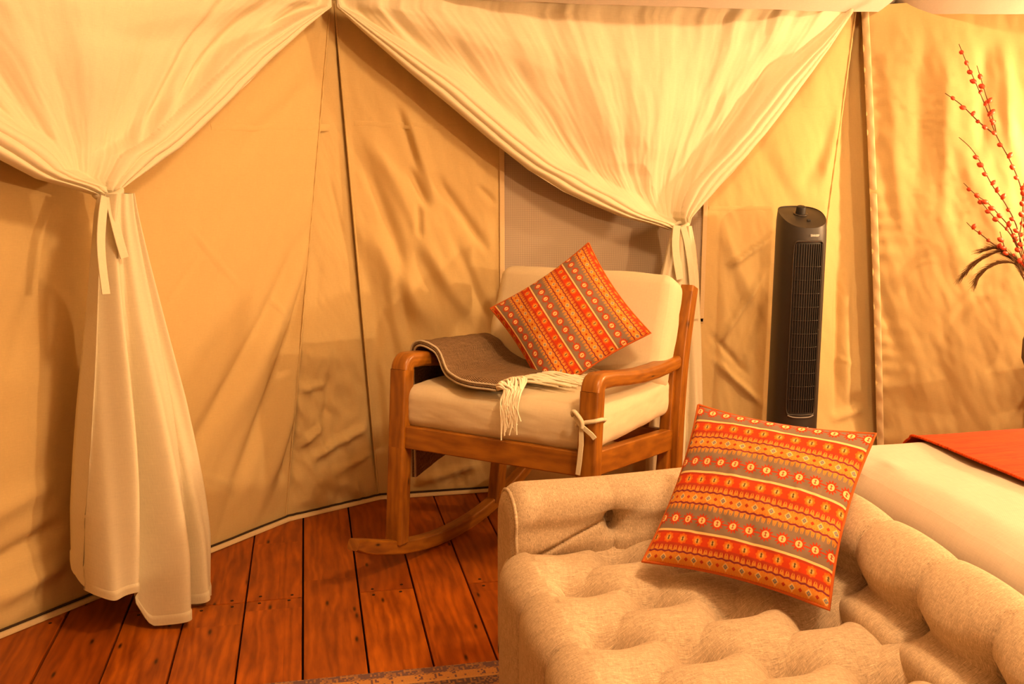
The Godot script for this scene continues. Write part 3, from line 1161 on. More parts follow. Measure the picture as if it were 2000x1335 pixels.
		for e in xs:
			var row := PackedVector3Array()
			var ts := PackedVector2Array()
			for k in an + 1:
				var p: Vector3 = aps[k]
				var tg: Vector3 = (aps[mini(k + 1, an)] - aps[maxi(k - 1, 0)]).normalized()
				var nn := Vector3(tg.y, -tg.x, 0)
				var x: float = e[0]
				var inner := 1.0 - ss(0.50, 0.68, float(k) / an)
				var dx := absf(x - 0.597)
				var by := 0.427
				var h := 0.0
				# the fold that runs from the button down to the front edge
				if x < 0.60:
					var fold_y: float = lerpf(by, 0.365, ss(0.0, 0.21, 0.597 - x)) + 0.006 * sin(PI * clampf((0.597 - x) / 0.21, 0, 1))
					var df: float = p.y - fold_y
					h -= 0.012 * exp(-absf(df) / 0.0026) * inner
					h -= 0.004 * ss(0.0, -0.05, df) * inner
				if p.y < by: h -= 0.006 * exp(-dx / 0.008) * inner
				else: h -= 0.008 * exp(-dx / 0.012) * inner * ss(0.51, 0.44, p.y) + 0.003 * exp(-dx / 0.02) * inner
				h -= (0.030 * exp(-pow(Vector2(dx, (p.y - by)).length() / 0.036, 1.1)) + 0.030 * exp(-pow(Vector2(dx, (p.y - by)).length() / 0.013, 2.0))) * inner
				h += 0.006 * sin(PI * clampf((x - 0.36) / 0.24, 0, 1)) * inner
				p += nn * h
				var c := Vector2(-0.205, 0.27)
				var y: float = c.y + (p.y - c.y) * e[1] + 0.012 * ss(0.5, 0.95, x) * ss(0.4, 0.5, p.y)
				var z: float = c.x + (p.x - c.x) * e[1]
				row.append(Vector3(x, y, (-1.725 + z) if s > 0 else (-0.235 - z)) - at)
				ts.append(Vector2(k * 0.0071, x))
			rows.append(row)
			uvs.append(ts)
		var ab := Build.new()
		ab.sheet(rows, uvs, s < 0)
		var ring: PackedVector3Array = rows[0].duplicate()
		ab.fan(ring, Vector3.LEFT, 1.0)
		var arm := part("arm", ab.mesh(), M.linen, t)
		part("piping", tube(Array(rows[4]).slice(4, an), [0.004], 6), M.linen, arm)
		part("button", button, M.button, t, Transform3D(Basis(Vector3(1, 0, 0), PI / 2), Vector3(0.597, 0.427, -1.908 if s > 0 else -0.052) - at))
	part("base", rbox(Vector3(0.63, 0.24, 1.98), 0.01, Transform3D(Basis(), Vector3(0.70, 0.185, -0.98) - at)), M.linen, t)
	for s in [[-1, -1], [1, -1], [-1, 1], [1, 1]]:
		part("leg", lathe([Vector2(0.001, 0.013), Vector2(0.018, 0.013), Vector2(0.026, 0.07), Vector2(0.001, 0.07)], 12), M.teak, t, Transform3D(Basis(), Vector3(0.69 + 0.25 * s[0], 0, -0.98 + 0.85 * s[1]) - at))


# ---------------------------------------------------------------- rocking chair; its own axes: x to the right, z to the front, y up
var chair_frame := Transform3D()

func make_chair() -> void:
	var yaw := -0.7051
	var turn := Vector3(-0.0852, yaw, 0)
	var at := Vector3(0.4426, 0, -2.5331) + Basis(Vector3.UP, yaw) * Vector3(0, 0, -0.25)
	chair_frame = Transform3D(Basis.from_euler(turn), at)
	var t := thing("rocking_chair", "teak rocking chair with cream seat and back cushions", "chair", at, turn)
	var hw := 0.294
	var wood: Material = M.teak
	var X := Vector3.RIGHT
	var rng := RandomNumberGenerator.new()
	rng.seed = 3
	var off := func() -> Vector2: return Vector2(rng.randf(), rng.randf() * 3.0)
	for s in [-1.0, 1.0]:
		var x: float = hw * s
		# rocker
		var path := []
		for k in 25:
			var z := lerpf(0.455, -0.58, k / 24.0)
			path.append(Vector3(x, z * z / (2 * 1.239) + 0.021, z))
		part("rocker", bar(path, X, 0.036, 0.042, 0.006, off.call(), func(q: float): return Vector2(1, 0.72 + 0.28 * ss(0.0, 0.06, q) * ss(1.0, 0.94, q))), wood, t)
		# front leg
		part("leg", bar([Vector3(x, 0.060, 0.25), Vector3(x, 0.3, 0.25), Vector3(x, 0.562, 0.25)], X, 0.052, 0.050, 0.007, off.call()), wood, t)
		# rear leg below, post above
		part("leg", bar([Vector3(x - 0.004 * s, 0.06, -0.315), Vector3(x - 0.004 * s, 0.34, -0.345), Vector3(x - 0.004 * s, 0.578, -0.352)], X, 0.036, 0.058, 0.006, off.call()), wood, t)
		part("post", bar(smooth([Vector3(x + 0.014 * s, 0.24, -0.372), Vector3(x + 0.014 * s, 0.45, -0.368), Vector3(x + 0.014 * s, 0.60, -0.378), Vector3(x + 0.014 * s, 0.72, -0.402), Vector3(x + 0.014 * s, 0.815, -0.425)], 4), X, 0.040, 0.056, 0.005, off.call()), wood, t)
		# arm: turns down over the leg in one curve
		var ap := []
		for k in 7:
			var a := PI / 2 * k / 6.0
			ap.append(Vector3(x, 0.560 + 0.026 * sin(a), 0.224 + 0.026 * cos(a)))
		ap.append_array([Vector3(x, 0.585, 0.16), Vector3(x, 0.577, 0.06), Vector3(x, 0.572, -0.06), Vector3(x, 0.574, -0.18), Vector3(x, 0.580, -0.28), Vector3(x, 0.586, -0.36)])
		part("arm", bar(ap, X, 0.054, 0.047, 0.012, off.call(), func(q: float): return Vector2(1, 1.0 - 0.12 * ss(0.25, 0.7, q))), wood, t)
		part("side_rail", bar([Vector3(x, 0.371, 0.23), Vector3(x, 0.345, -0.36)], X, 0.030, 0.066, 0.004, off.call()), wood, t)
	part("front_rail", bar([Vector3(-hw + 0.02, 0.371, 0.248), Vector3(hw - 0.02, 0.371, 0.248)], Vector3(0, 0, 1), 0.030, 0.064, 0.004, off.call()), wood, t)
	part("rear_rail", bar([Vector3(-hw, 0.345, -0.35), Vector3(hw, 0.345, -0.35)], Vector3(0, 0, 1), 0.028, 0.06, 0.004, off.call()), wood, t)
	part("back_rail", bar([Vector3(-hw, 0.775, -0.43), Vector3(hw, 0.775, -0.43)], Vector3(0, 0, 1), 0.022, 0.06, 0.004, off.call()), wood, t)
	for k in 5:
		var x := lerpf(-0.2, 0.2, k / 4.0)
		part("slat", bar([Vector3(x, 0.36, -0.36), Vector3(x, 0.77, -0.43)], X, 0.05, 0.012, 0.003, off.call()), wood, t)
	# seat cushion and its tie round the front leg
	var sc := part("seat_cushion", cushion(Vector3(0.592, 0.126, 0.60), 0.034, Vector3(0.008, 0.012, 0.012)), M.cushion, t, Transform3D(Basis(X, 0.045), Vector3(0, 0.468, -0.052)))
	part("back_cushion", cushion(Vector3(0.595, 0.345, 0.125), 0.036, Vector3(0.010, 0.012, 0.016)), M.cushion, t, Transform3D(Basis(X, -0.30), Vector3(0.0, 0.674, -0.308)))
	var inv := sc.transform.affine_inverse()
	var knot := Vector3(hw - 0.012, 0.478, 0.281)
	var tie := Build.new()
	var loop := []
	for k in 13:
		var a := TAU * k / 12.0
		loop.append(inv * (Vector3(hw, 0.482 + 0.012 * sin(a + 1.2), 0.25) + Vector3(0.031 * signf(cos(a)) * pow(absf(cos(a)), 0.5), 0, 0.031 * signf(sin(a)) * pow(absf(sin(a)), 0.5))))
	add_tube(tie, loop, [0.0055], 6)
	add_bar(tie, [inv * (knot + Vector3(0, 0, 0.002)), inv * (knot + Vector3(0.003, -0.05, 0.004)), inv * (knot + Vector3(0.0, -0.095, 0.003)), inv * (knot + Vector3(-0.003, -0.128, 0.003))], X, 0.013, 0.003, 0.001)
	add_bar(tie, [inv * (knot + Vector3(-0.022, 0.026, 0.003)), inv * (knot + Vector3(0.0, 0.0, 0.006)), inv * (knot + Vector3(0.030, -0.020, 0.004)), inv * (knot + Vector3(0.038, -0.030, 0.0))], Vector3(0.4, 1, 0).normalized(), 0.012, 0.004, 0.001)
	add_tube(tie, smooth([inv * (knot + Vector3(-0.026, 0.02, 0.0)), inv * (knot + Vector3(-0.02, 0.034, 0.008)), inv * (knot + Vector3(0.002, 0.012, 0.008)), inv * (knot + Vector3(0.004, -0.006, 0.006))], 4), [0.005, 0.006, 0.007, 0.006], 6)
	part("tie", tie.mesh(), M.tie, sc)


func cushion(size: Vector3, r: float, puff: Vector3) -> ArrayMesh:
	var b := Build.new()
	add_rbox(b, size, r, Transform3D(), 4, 16, puff, Vector2.ZERO, func(p: Vector3): return p + Vector3(noise.get_noise_2d(p.y * 9, p.z * 6), noise.get_noise_2d(p.x * 6, p.z * 6 + 9), noise.get_noise_2d(p.x * 6, p.y * 9 + 20)) * 0.004)
	return b.mesh()


# ---------------------------------------------------------------- throw pillows
func throw_pillow(label: String, at: Vector3, ax: Vector3, ay: Vector3, size: float, phase: float, thick: float, repeats: float) -> void:
	var t := thing("throw_pillow", label, "pillow", Vector3.ZERO, Vector3.ZERO, "orange and red patterned throw pillows")
	ax = ax.normalized()
	ay = (ay - ax * ay.dot(ax)).normalized()
	t.transform = Transform3D(Basis(ax, ay, ax.cross(ay)), at)
	var mat := cloth(Color.WHITE, M.ikat, Vector3(11.5, repeats, 1), 0.95)
	mat.uv1_offset = Vector3(0.2, phase, 0)
	var shape := func(u: float, v: float, side: float) -> Vector3:
		var x := 2.0 * u - 1.0
		var y := 1.0 - 2.0 * v
		var px := x * (1.0 - 0.085 * (1.0 - y * y) * x * x)
		var py := y * (1.0 - 0.085 * (1.0 - x * x) * y * y)
		var e := (1.0 - x * x) * (1.0 - y * y)
		var z := thick * 0.5 * (pow(e, 0.42) * 0.75 + e * 0.25)
		var w := 0.006 * noise.get_noise_2d(x * 2.0 + phase * 30.0, y * 2.0) * sqrt(e) + 0.0025 * noise.get_noise_2d(x * 6.0 + phase * 30.0, y * 6.0) * sqrt(e)
		return Vector3(px * size * 0.5, py * size * 0.5, side * z + w)
	part("front_cover", grid(56, 56, func(u: float, v: float): return shape.call(u, v, 1.0), Vector2.ONE, true), mat, t)
	part("rear_cover", grid(40, 40, func(u: float, v: float): return shape.call(u, v, -1.0), Vector2.ONE), mat, t)
	var edge := []
	for k in 4:
		for j in 14:
			var f := j / 14.0
			var q: Vector2 = [Vector2(f, 0), Vector2(1, f), Vector2(1 - f, 1), Vector2(0, 1 - f)][k]
			edge.append(shape.call(q.x, q.y, 0.0))
	edge.append(edge[0])
	part("seam", tube(edge, [0.0032], 6), M.seam_red, t)


# ---------------------------------------------------------------- folded throw over the left arm
func make_throw() -> void:
	var t := thing("throw_blanket", "grey-brown woven throw with cream fringe draped over the chair arm", "blanket")
	t.transform = chair_frame
	# its path across the chair: outside the arm, over it, down onto the seat
	var path := smooth([Vector3(-0.335, 0.30, 0), Vector3(-0.340, 0.45, 0), Vector3(-0.338, 0.56, 0), Vector3(-0.326, 0.606, 0), Vector3(-0.292, 0.617, 0), Vector3(-0.255, 0.606, 0), Vector3(-0.225, 0.583, 0), Vector3(-0.185, 0.558, 0), Vector3(-0.13, 0.545, 0), Vector3(-0.06, 0.543, 0), Vector3(0.02, 0.543, 0)], 8)
	var n := path.size() - 1
	var surf := func(u: float, v: float, lift: float) -> Vector3:
		var p: Vector3 = path[roundi(u * n)]
		var tg: Vector3 = (path[mini(roundi(u * n) + 1, n)] - path[maxi(roundi(u * n) - 1, 0)]).normalized()
		var nn := Vector3(-tg.y, tg.x, 0)
		var zf := lerpf(0.15, 0.262, ss(0.50, 0.92, u))      # front edge
		zf -= 0.05 * ss(0.45, 0.0, u)
		var zr := lerpf(-0.22, -0.20, u)
		zr += 0.0
		var z := lerpf(zf, zr, v)
		var dip := 0.0
		if u > 0.72: dip = 0.012 * ss(0.235, 0.275, z)
		var hang := 0.0
		if u < 0.3: hang = -(0.3 - u) / 0.3 * 0.085 * (1.0 - v)
		return Vector3(p.x, p.y - dip + hang, z) + nn * (lift + 0.003 * noise.get_noise_2d(u * 5.0, v * 4.0))
	# three layers of the folded cloth
	for k in 3:
		var lift := 0.0025 + 0.0066 * k
		var b := Build.new()
		add_grid(b, n, 24, func(u: float, v: float): return surf.call(u, v, lift + 0.0026), Vector2(0.8, 0.4), true)
		add_grid(b, n, 24, func(u: float, v: float): return surf.call(u, v, lift - 0.0026), Vector2(0.8, 0.4))
		part("folded_cloth", b.mesh(), M.throw, t)
		var edge := []
		for j in n + 1: edge.append(surf.call(j / float(n), 0.0, lift) + Vector3(0, 0, 0.0015))
		part("selvedge", tube(edge, [0.0034], 6), M.selvedge if k != 1 else M.throw, t)
	# fringe along the end on the seat; the front tassels fall over the cushion
	var rng := RandomNumberGenerator.new()
	rng.seed = 12
	for k in 30:
		var v := k / 29.0
		var p0: Vector3 = surf.call(1.0, v, 0.008)
		var b := Build.new()
		for j in 4:
			var q := p0 + Vector3(0, rng.randf_range(-0.004, 0.008), rng.randf_range(-0.006, 0.006))
			var pts := []
			if v < 0.26:
				# over the front edge
				var l := rng.randf_range(0.5, 1.0) * lerpf(1.0, 0.55, v / 0.26)
				var sx := rng.randf_range(0.02, 0.06) + v * 0.10
				pts = [q, q + Vector3(sx * 0.5, 0.006, 0.01), Vector3(q.x + sx, 0.540, 0.262 + rng.randf_range(0.0, 0.008)), Vector3(q.x + sx + rng.randf_range(-0.004, 0.01), 0.512, 0.286), Vector3(q.x + sx + rng.randf_range(0.0, 0.012), 0.512 - 0.05 * l, 0.291), Vector3(q.x + sx + rng.randf_range(0.0, 0.02), 0.512 - 0.11 * l, 0.290)]
			else:
				var l2 := rng.randf_range(0.09, 0.17)
				var dz := rng.randf_range(-0.03, 0.035)
				pts = [q, q + Vector3(l2 * 0.3, 0.004, dz * 0.3), Vector3(q.x + l2 * 0.65, 0.549 + rng.randf() * 0.006, q.z + dz * 0.7), Vector3(q.x + l2, 0.546 + rng.randf() * 0.004, q.z + dz)]
			add_tube(b, smooth(pts, 4), [0.0036, 0.0042, 0.0042, 0.004, 0.0036, 0.0036, 0.0034, 0.0032, 0.003, 0.003, 0.0028, 0.0026, 0.002], 5)
		part("tassel", b.mesh(), M.fringe, t)


# ---------------------------------------------------------------- tied-back curtains
class Drape:
	var o: Vector3
	var ex: Vector3
	var n: Vector3
	var left := []      # (height, across), from the knot upwards
	var right := []
	var yk := 0.0
	var yt := 0.0
	var noise: FastNoiseLite
	var shift := 0.0
	var bulge := 0.06
	var roll := 0.030

	func poly(pts: Array, x: float) -> float:
		if x <= pts[0].x: return pts[0].y
		for k in pts.size() - 1:
			if x <= pts[k + 1].x:
				return lerpf(pts[k].y, pts[k + 1].y, (x - pts[k].x) / maxf(pts[k + 1].x - pts[k].x, 1e-6))
		return pts[-1].y

	func at(u: float, v: float) -> Vector3:
		var f := (1.0 - cos(PI * u)) * 0.5
		f = lerpf(f, u, 0.35)
		var h := pow(v, 1.35)
		var y := lerpf(yk, yt, h)
		var xl := poly(left, y)
		var xr := poly(right, y)
		var x := lerpf(xl, xr, f)
		var e := 0.02
		var sl := (poly(left, y + e) - poly(left, y - e)) / (2 * e)
		var sr := (poly(right, y + e) - poly(right, y - e)) / (2 * e)
		var dl := (x - xl) / sqrt(1.0 + sl * sl)
		var dr := (xr - x) / sqrt(1.0 + sr * sr)
		var wr := 0.016 + 0.062 * smoothstep(1.0, 0.62, h) * smoothstep(-0.03, 0.22, h)
		var left_side := dl < dr
		var d := minf(dl, dr)
		var q := d / wr
		var near_knot := smoothstep(0.0, 0.25, h)
		var z := 0.0
		var rr := roll * (0.35 + 0.65 * smoothstep(1.0, 0.7, h))
		# rolled edge of three gathered folds
		var ph := q * 3.0 + 0.25 * noise.get_noise_2d(h * 3.0 + (9.0 if left_side else 0.0), shift)
		if q < 1.0:
			z += rr * (pow(sin(PI * clampf(q * 0.80 + 0.06, 0.0, 1.0)), 0.7) + 0.40 * pow(absf(sin(PI * ph)), 0.8) * (1.0 - q * 0.4) - 0.4)
		else:
			z += rr * lerpf(pow(sin(PI * 0.86), 0.7) - 0.4, -0.95, smoothstep(0.9, 1.5, q)) * (1.0 - smoothstep(1.6, 4.5, q))
			z += bulge * smoothstep(1.2, 7.0, q) * (0.35 + 0.65 * smoothstep(1.0, 0.45, h)) * near_knot
		# hanging pleats that fan up from the knot
		var pl := 0.018 * noise.get_noise_2d(f * 6.0 + shift, h * 0.6) + 0.0055 * noise.get_noise_2d(f * 16.0 + shift * 2.0, h * 0.9 + 5.0) * (1.0 - 0.5 * h)
		pl += 0.004 * noise.get_noise_2d(f * 40.0 + shift * 3.0, 3.0) * smoothstep(0.5, 1.0, h)
		var side := maxf(smoothstep(0.62, 0.85, f), smoothstep(0.25, 0.08, f) * 0.7)
		pl += side * 0.011 * sin(f * 62.0 + 6.0 * noise.get_noise_2d(f * 4.0 + shift, h * 0.5)) * smoothstep(0.05, 0.3, h)
		z += pl * smoothstep(0.7, 1.6, q) * (0.25 + 0.75 * near_knot) * (1.0 - 0.4 * smoothstep(0.92, 1.0, h))
		return o + ex * x + Vector3.UP * y + n * z


func make_curtain(label: String, tail_label: String, o: Vector3, ex: Vector3, n: Vector3, lp: Array, rp: Array, top: float, shift: float, tail: Array, tail_depth: float, hem: Callable, straps: Array, knot_px: Vector2, knot_size: Vector2) -> void:
	var d := Drape.new()
	d.o = o
	d.ex = ex
	d.n = n
	d.noise = noise
	d.shift = shift
	var conv := func(pts: Array) -> Array:
		var out := []
		for p in pts:
			if p is Vector3:
				out.append(Vector2(p.y, (p - o).dot(ex)))
			else:
				var w := on_plane(p.x, p.y, o, n)
				out.append(Vector2(w.y, (w - o).dot(ex)))
		return out
	d.left = conv.call(lp)
	d.right = conv.call(rp)
	d.yk = minf(d.left[0].x, d.right[0].x)
	d.yt = top
	var t := thing("curtain", label, "curtain", Vector3.ZERO, Vector3.ZERO, "cream liner curtains gathered with a tie")
	part("drape", grid(260, 170, d.at, Vector2(1.8, 0.9), true), M.drape, t)
	# the hanging tail: a gathered bundle of pleats
	var k := []
	for s in tail:
		var a := on_plane(s.y, s.x, o, n)
		var c := on_plane(s.z, s.x, o, n)
		k.append([a.y, (a - o).dot(ex), (c - o).dot(ex)])
	var yt: float = k[0][0]
	var tail_at := func(u: float, v: float) -> Vector3:
		var th: float = TAU * (u if u < 1.0 else 0.0)
		var low: float = hem.call(th)
		var y := lerpf(yt, low, v)
		var xl: float = k[-1][1]
		var xr: float = k[-1][2]
		for j in k.size() - 1:
			if y <= k[j][0] and y >= k[j + 1][0]:
				var f: float = (k[j][0] - y) / (k[j][0] - k[j + 1][0])
				xl = lerpf(k[j][1], k[j + 1][1], f)
				xr = lerpf(k[j][2], k[j + 1][2], f)
				break
		var c := cos(th)
		var s := sin(th)
		var open := ss(0.0, 0.9, v)
		var ph := 3.6 * th + 0.6 + shift + 0.7 * sin(v * 2.0 + shift)
		var wob := 1.0 + (0.30 + 0.12 * open) * (pow(absf(sin(ph)), 0.75) - 0.62) + 0.07 * sin(11.0 * th + 2.0 + v)
		wob = lerpf(1.0, wob, sqrt(clampf(s * 1.6, 0.0, 1.0)))
		var xx := clampf(c * 1.05, -1, 1)
		var dep := tail_depth * (0.28 + 0.72 * open)
		return o + ex * (lerpf(xl, xr, 0.5 + 0.5 * xx)) + Vector3.UP * y + n * (dep * (s * (0.55 + 0.45 * wob) + 1.25 * (wob - 1.0)) + 0.03)
	var tail_part := part("tail", grid(180, 110, tail_at, Vector2(0.9, 0.9)), M.drape, t)
	part("hem", grid(180, 4, func(u: float, v: float):
		var p: Vector3 = tail_at.call(u, lerpf(0.974, 1.0, v))
		var c := o + ex * (p - o).dot(ex) + Vector3.UP * p.y
		return p + (p - c).normalized() * (0.0035 if v > 0.1 else -0.002), Vector2(0.9, 0.03)), M.drape, tail_part)
	# the tie that gathers it, and its loose ends
	var kc := on_plane(knot_px.x, knot_px.y, o, n)
	var ring := []
	for j in 15:
		var a := TAU * j / 14.0
		ring.append(kc + ex * (knot_size.x * cos(a)) + n * (0.012 + knot_size.x * 0.9 * sin(a)) + Vector3.UP * (0.010 * cos(a + 0.6)))
	var kb := Build.new()
	add_tube(kb, ring, [knot_size.y], 8)
	var tie := part("tie", kb.mesh(), M.tie, t)
	for s in straps:
		var path := []
		for p in s.px: path.append(on_plane(p.x, p.y, o + n * p.z, n))
		part("loose_end", bar(smooth(path, 5), ex, s.w, 0.004, 0.0015), M.tie, tie)


func make_curtains() -> void:
	# left wall
	var n := Vector3(0.7318, 0, 0.6815)
	var ex := Vector3(0.6815, 0, -0.7318)
	var o := Vector3(-0.103, 0, -3.202) + n * 0.13
	var far := Vector3(-1.30, 1.67, -1.96) + n * 0.10
	make_curtain("cream curtain on the left wall, knotted, its tail hanging nearly to the floor", "", o, ex, n,
		[Vector2(186, 382), Vector2(150, 371), Vector2(70, 349), Vector2(0, 312), far + Vector3.DOWN * 0.10, far],
		[Vector2(222, 382), Vector2(232, 370), Vector2(290, 332), Vector2(352, 289), Vector2(440, 206), Vector2(528, 118), Vector2(600, 52), Vector2(646, 14)],
		1.665, 2.0,
		[Vector3(378, 182, 236), Vector3(420, 174, 244), Vector3(480, 170, 257), Vector3(600, 163, 282), Vector3(800, 152, 320), Vector3(1000, 145, 350), Vector3(1100, 146, 362), Vector3(1220, 150, 366)], 0.135,
		func(th: float): return 0.016 + 0.10 * ss(0.3, 0.55, -cos(th)) + 0.06 * ss(0.25, -0.5, sin(th)) + 0.07 * ss(0.82, 1.0, cos(th)) + 0.006 * sin(th * 9.0),
		[{"px": [Vector3(205, 384, 0.05), Vector3(200, 420, 0.062), Vector3(197, 470, 0.082), Vector3(200, 520, 0.097), Vector3(207, 574, 0.108)], "w": 0.022}, {"px": [Vector3(214, 386, 0.05), Vector3(222, 425, 0.066), Vector3(232, 465, 0.085), Vector3(243, 503, 0.092)], "w": 0.024}],
		Vector2(205, 376), Vector2(0.030, 0.009))
	# back wall
	var n2 := Vector3(0, 0, 1)
	var ex2 := Vector3(1, 0, 0)
	var o2 := Vector3(0, 0, -3.245)
	make_curtain("cream curtain across the back wall tied back behind the rocking chair", "", o2, ex2, n2,
		[Vector2(1306, 449), Vector2(1290, 444), Vector2(1215, 424), Vector2(1152, 398), Vector2(1100, 374), Vector2(1032, 332), Vector2(960, 276), Vector2(880, 208), Vector2(800, 142), Vector2(720, 72), Vector2(656, 14)],
		[Vector2(1343, 446), Vector2(1350, 425), Vector2(1400, 370), Vector2(1461, 303), Vector2(1520, 230), Vector2(1570, 163), Vector2(1620, 94), Vector2(1666, 24)],
		1.672, 7.0,
		[Vector3(440, 1309, 1344), Vector3(480, 1298, 1352), Vector3(540, 1284, 1358), Vector3(650, 1270, 1362), Vector3(800, 1262, 1364), Vector3(920, 1258, 1365)], 0.055,
		func(th: float): return 0.06 + 0.02 * ss(0.3, 1.0, cos(th)),
		[{"px": [Vector3(1322, 440, 0.05), Vector3(1319, 475, 0.058), Vector3(1322, 510, 0.064), Vector3(1328, 545, 0.068)], "w": 0.026}, {"px": [Vector3(1334, 442, 0.048), Vector3(1342, 475, 0.055), Vector3(1349, 520, 0.06), Vector3(1354, 575, 0.064), Vector3(1360, 622, 0.066)], "w": 0.022}],
		Vector2(1326, 440), Vector2(0.025, 0.008))


# ---------------------------------------------------------------- tower fan
func make_fan() -> void:
	var yaw := deg_to_rad(-9.0)
	var t := thing("tower_fan", "black tower fan with a slatted grille standing against the back wall", "fan", Vector3(1.644, 0, -3.13), Vector3(0, yaw, 0))
	t.scale = Vector3(0.89, 1, 0.89)
	var outline := func(a: float) -> Vector2:
		var c := cos(a)
		var s := sin(a)
		var x := 0.088 * signf(c) * pow(absf(c), 0.85)
		var z := 0.118 * s if s < 0 else 0.108 * pow(s, 0.75)
		return Vector2(x, z)
	var top := func(z: float) -> float: return 0.985 - 0.30 * z - 0.9 * z * z
	var b := Build.new()
	add_grid(b, 72, 30, func(u: float, v: float):
		var q: Vector2 = outline.call(-TAU * (u if u < 1.0 else 0.0))
		var y: float = lerpf(0.0, top.call(q.y), v)
		var k := 1.0
		if v > 0.93: k = 1.0 - 0.045 * (1.0 - sqrt(maxf(0.0, 1.0 - pow((v - 0.93) / 0.07, 2.0))))
		k *= 1.0 + 0.03 * (1.0 - v)
		return Vector3(q.x * k, y, q.y * k), Vector2(0.6, 1))
	add_grid(b, 72, 8, func(u: float, v: float):
		var q: Vector2 = outline.call(-TAU * (u if u < 1.0 else 0.0)) * (0.955 * (1.0 - v))
		return Vector3(q.x, top.call(q.y) - 0.003 * ss(0.0, 0.2, v) - 0.002, q.y))
	part("body", b.mesh(), M.plastic, t)
	part("foot", rbox(Vector3(0.22, 0.03, 0.25), 0.014, Transform3D(Basis(), Vector3(0, 0.015, 0)), 3), M.plastic, t)
	# grille
	var fy0 := 0.312
	var fy1 := 0.895
	var front := func(x: float) -> float: return 0.108 * pow(sqrt(maxf(0.0, 1.0 - pow(absf(x) / 0.0885, 2.0 / 0.85))), 0.75) * 1.012
	part("air_vent", grid(12, 2, func(u: float, v: float):
		var x := lerpf(-0.054, 0.054, u)
		return Vector3(x, lerpf(fy0, fy1, v), front.call(x) + 0.001)), M.black, t)
	for k in 12:
		var x := lerpf(-0.049, 0.049, k / 11.0)
		part("slat", rbox(Vector3(0.0022, fy1 - fy0 - 0.01, 0.006), 0.0007, Transform3D(Basis(), Vector3(x, (fy0 + fy1) / 2, front.call(x) + 0.0045)), 1), M.slat, t)
	for k in 11:
		var y := lerpf(fy0 + 0.05, fy1 - 0.08, k / 10.0)
		var path := []
		for j in 9:
			var x := lerpf(-0.051, 0.051, j / 8.0)
			path.append(Vector3(x, y, front.call(x) + 0.005))
		part("cross_bar", tube(path, [0.0013], 5), M.slat, t)
	var rim := []
	for k in 49:
		var a := TAU * k / 48.0
		var c := cos(a)
		var s := sin(a)
		var x := 0.0555 * signf(c) * pow(absf(c), 0.12)
		var y := (fy0 + fy1) / 2 + (fy1 - fy0 + 0.008) / 2 * signf(s) * pow(absf(s), 0.12)
		rim.append(Vector3(x, y, front.call(x) + 0.004))
	part("grille_frame", tube(rim, [0.0032], 6), M.slat, t)
	var lip := []
	for j in 11:
		var x := lerpf(-0.05, 0.05, j / 10.0)
		lip.append(Vector3(x, fy0 - 0.006 - 0.006 * (1.0 - pow(x / 0.05, 4.0)), front.call(x) + 0.006))
	part("trim_strip", tube(lip, [0.0025], 6), M.grey, t)
	# knob on the sloping top
	var kz := -0.012
	var tilt := Basis(Vector3.RIGHT, atan(0.30 + 1.8 * kz))
	var ky: float = top.call(kz) - 0.004
	var dial := part("dial_ring", lathe([Vector2(0.001, 0.003), Vector2(0.024, 0.003), Vector2(0.027, 0.0015), Vector2(0.027, 0)], 28), M.slat, t, Transform3D(tilt, Vector3(0.0, ky, kz)))
	part("knob", lathe([Vector2(0.001, 0.026), Vector2(0.015, 0.026), Vector2(0.0175, 0.024), Vector2(0.019, 0.003), Vector2(0.019, 0)], 24), M.black, dial)
	part("switch", rbox(Vector3(0.014, 0.006, 0.008), 0.002, Transform3D(tilt, Vector3(0.012, top.call(0.05) - 0.002, 0.05))), M.black, t)
	var tm := TextMesh.new()
	tm.text = "SHARP"
	var sf := SystemFont.new()
	sf.font_names = PackedStringArray(["Droid Sans"])
	sf.font_weight = 700
	tm.font = sf
	tm.font_size = 32
	tm.pixel_size = 0.00033
	tm.depth = 0.0008
	part("lettering", tm, M.print, t, Transform3D(Basis(), Vector3(0.018, 0.918, front.call(0.018) + 0.0012)))
	part("water_window", rbox(Vector3(0.010, 0.10, 0.004), 0.0015, Transform3D(Basis(), Vector3(0.012, 0.215, front.call(0.012) + 0.001))), M.grey, t)
	part("lamp_dot", rbox(Vector3(0.005, 0.005, 0.003), 0.001, Transform3D(Basis(), Vector3(0.030, 0.262, front.call(0.030) + 0.001))), M.print, t)


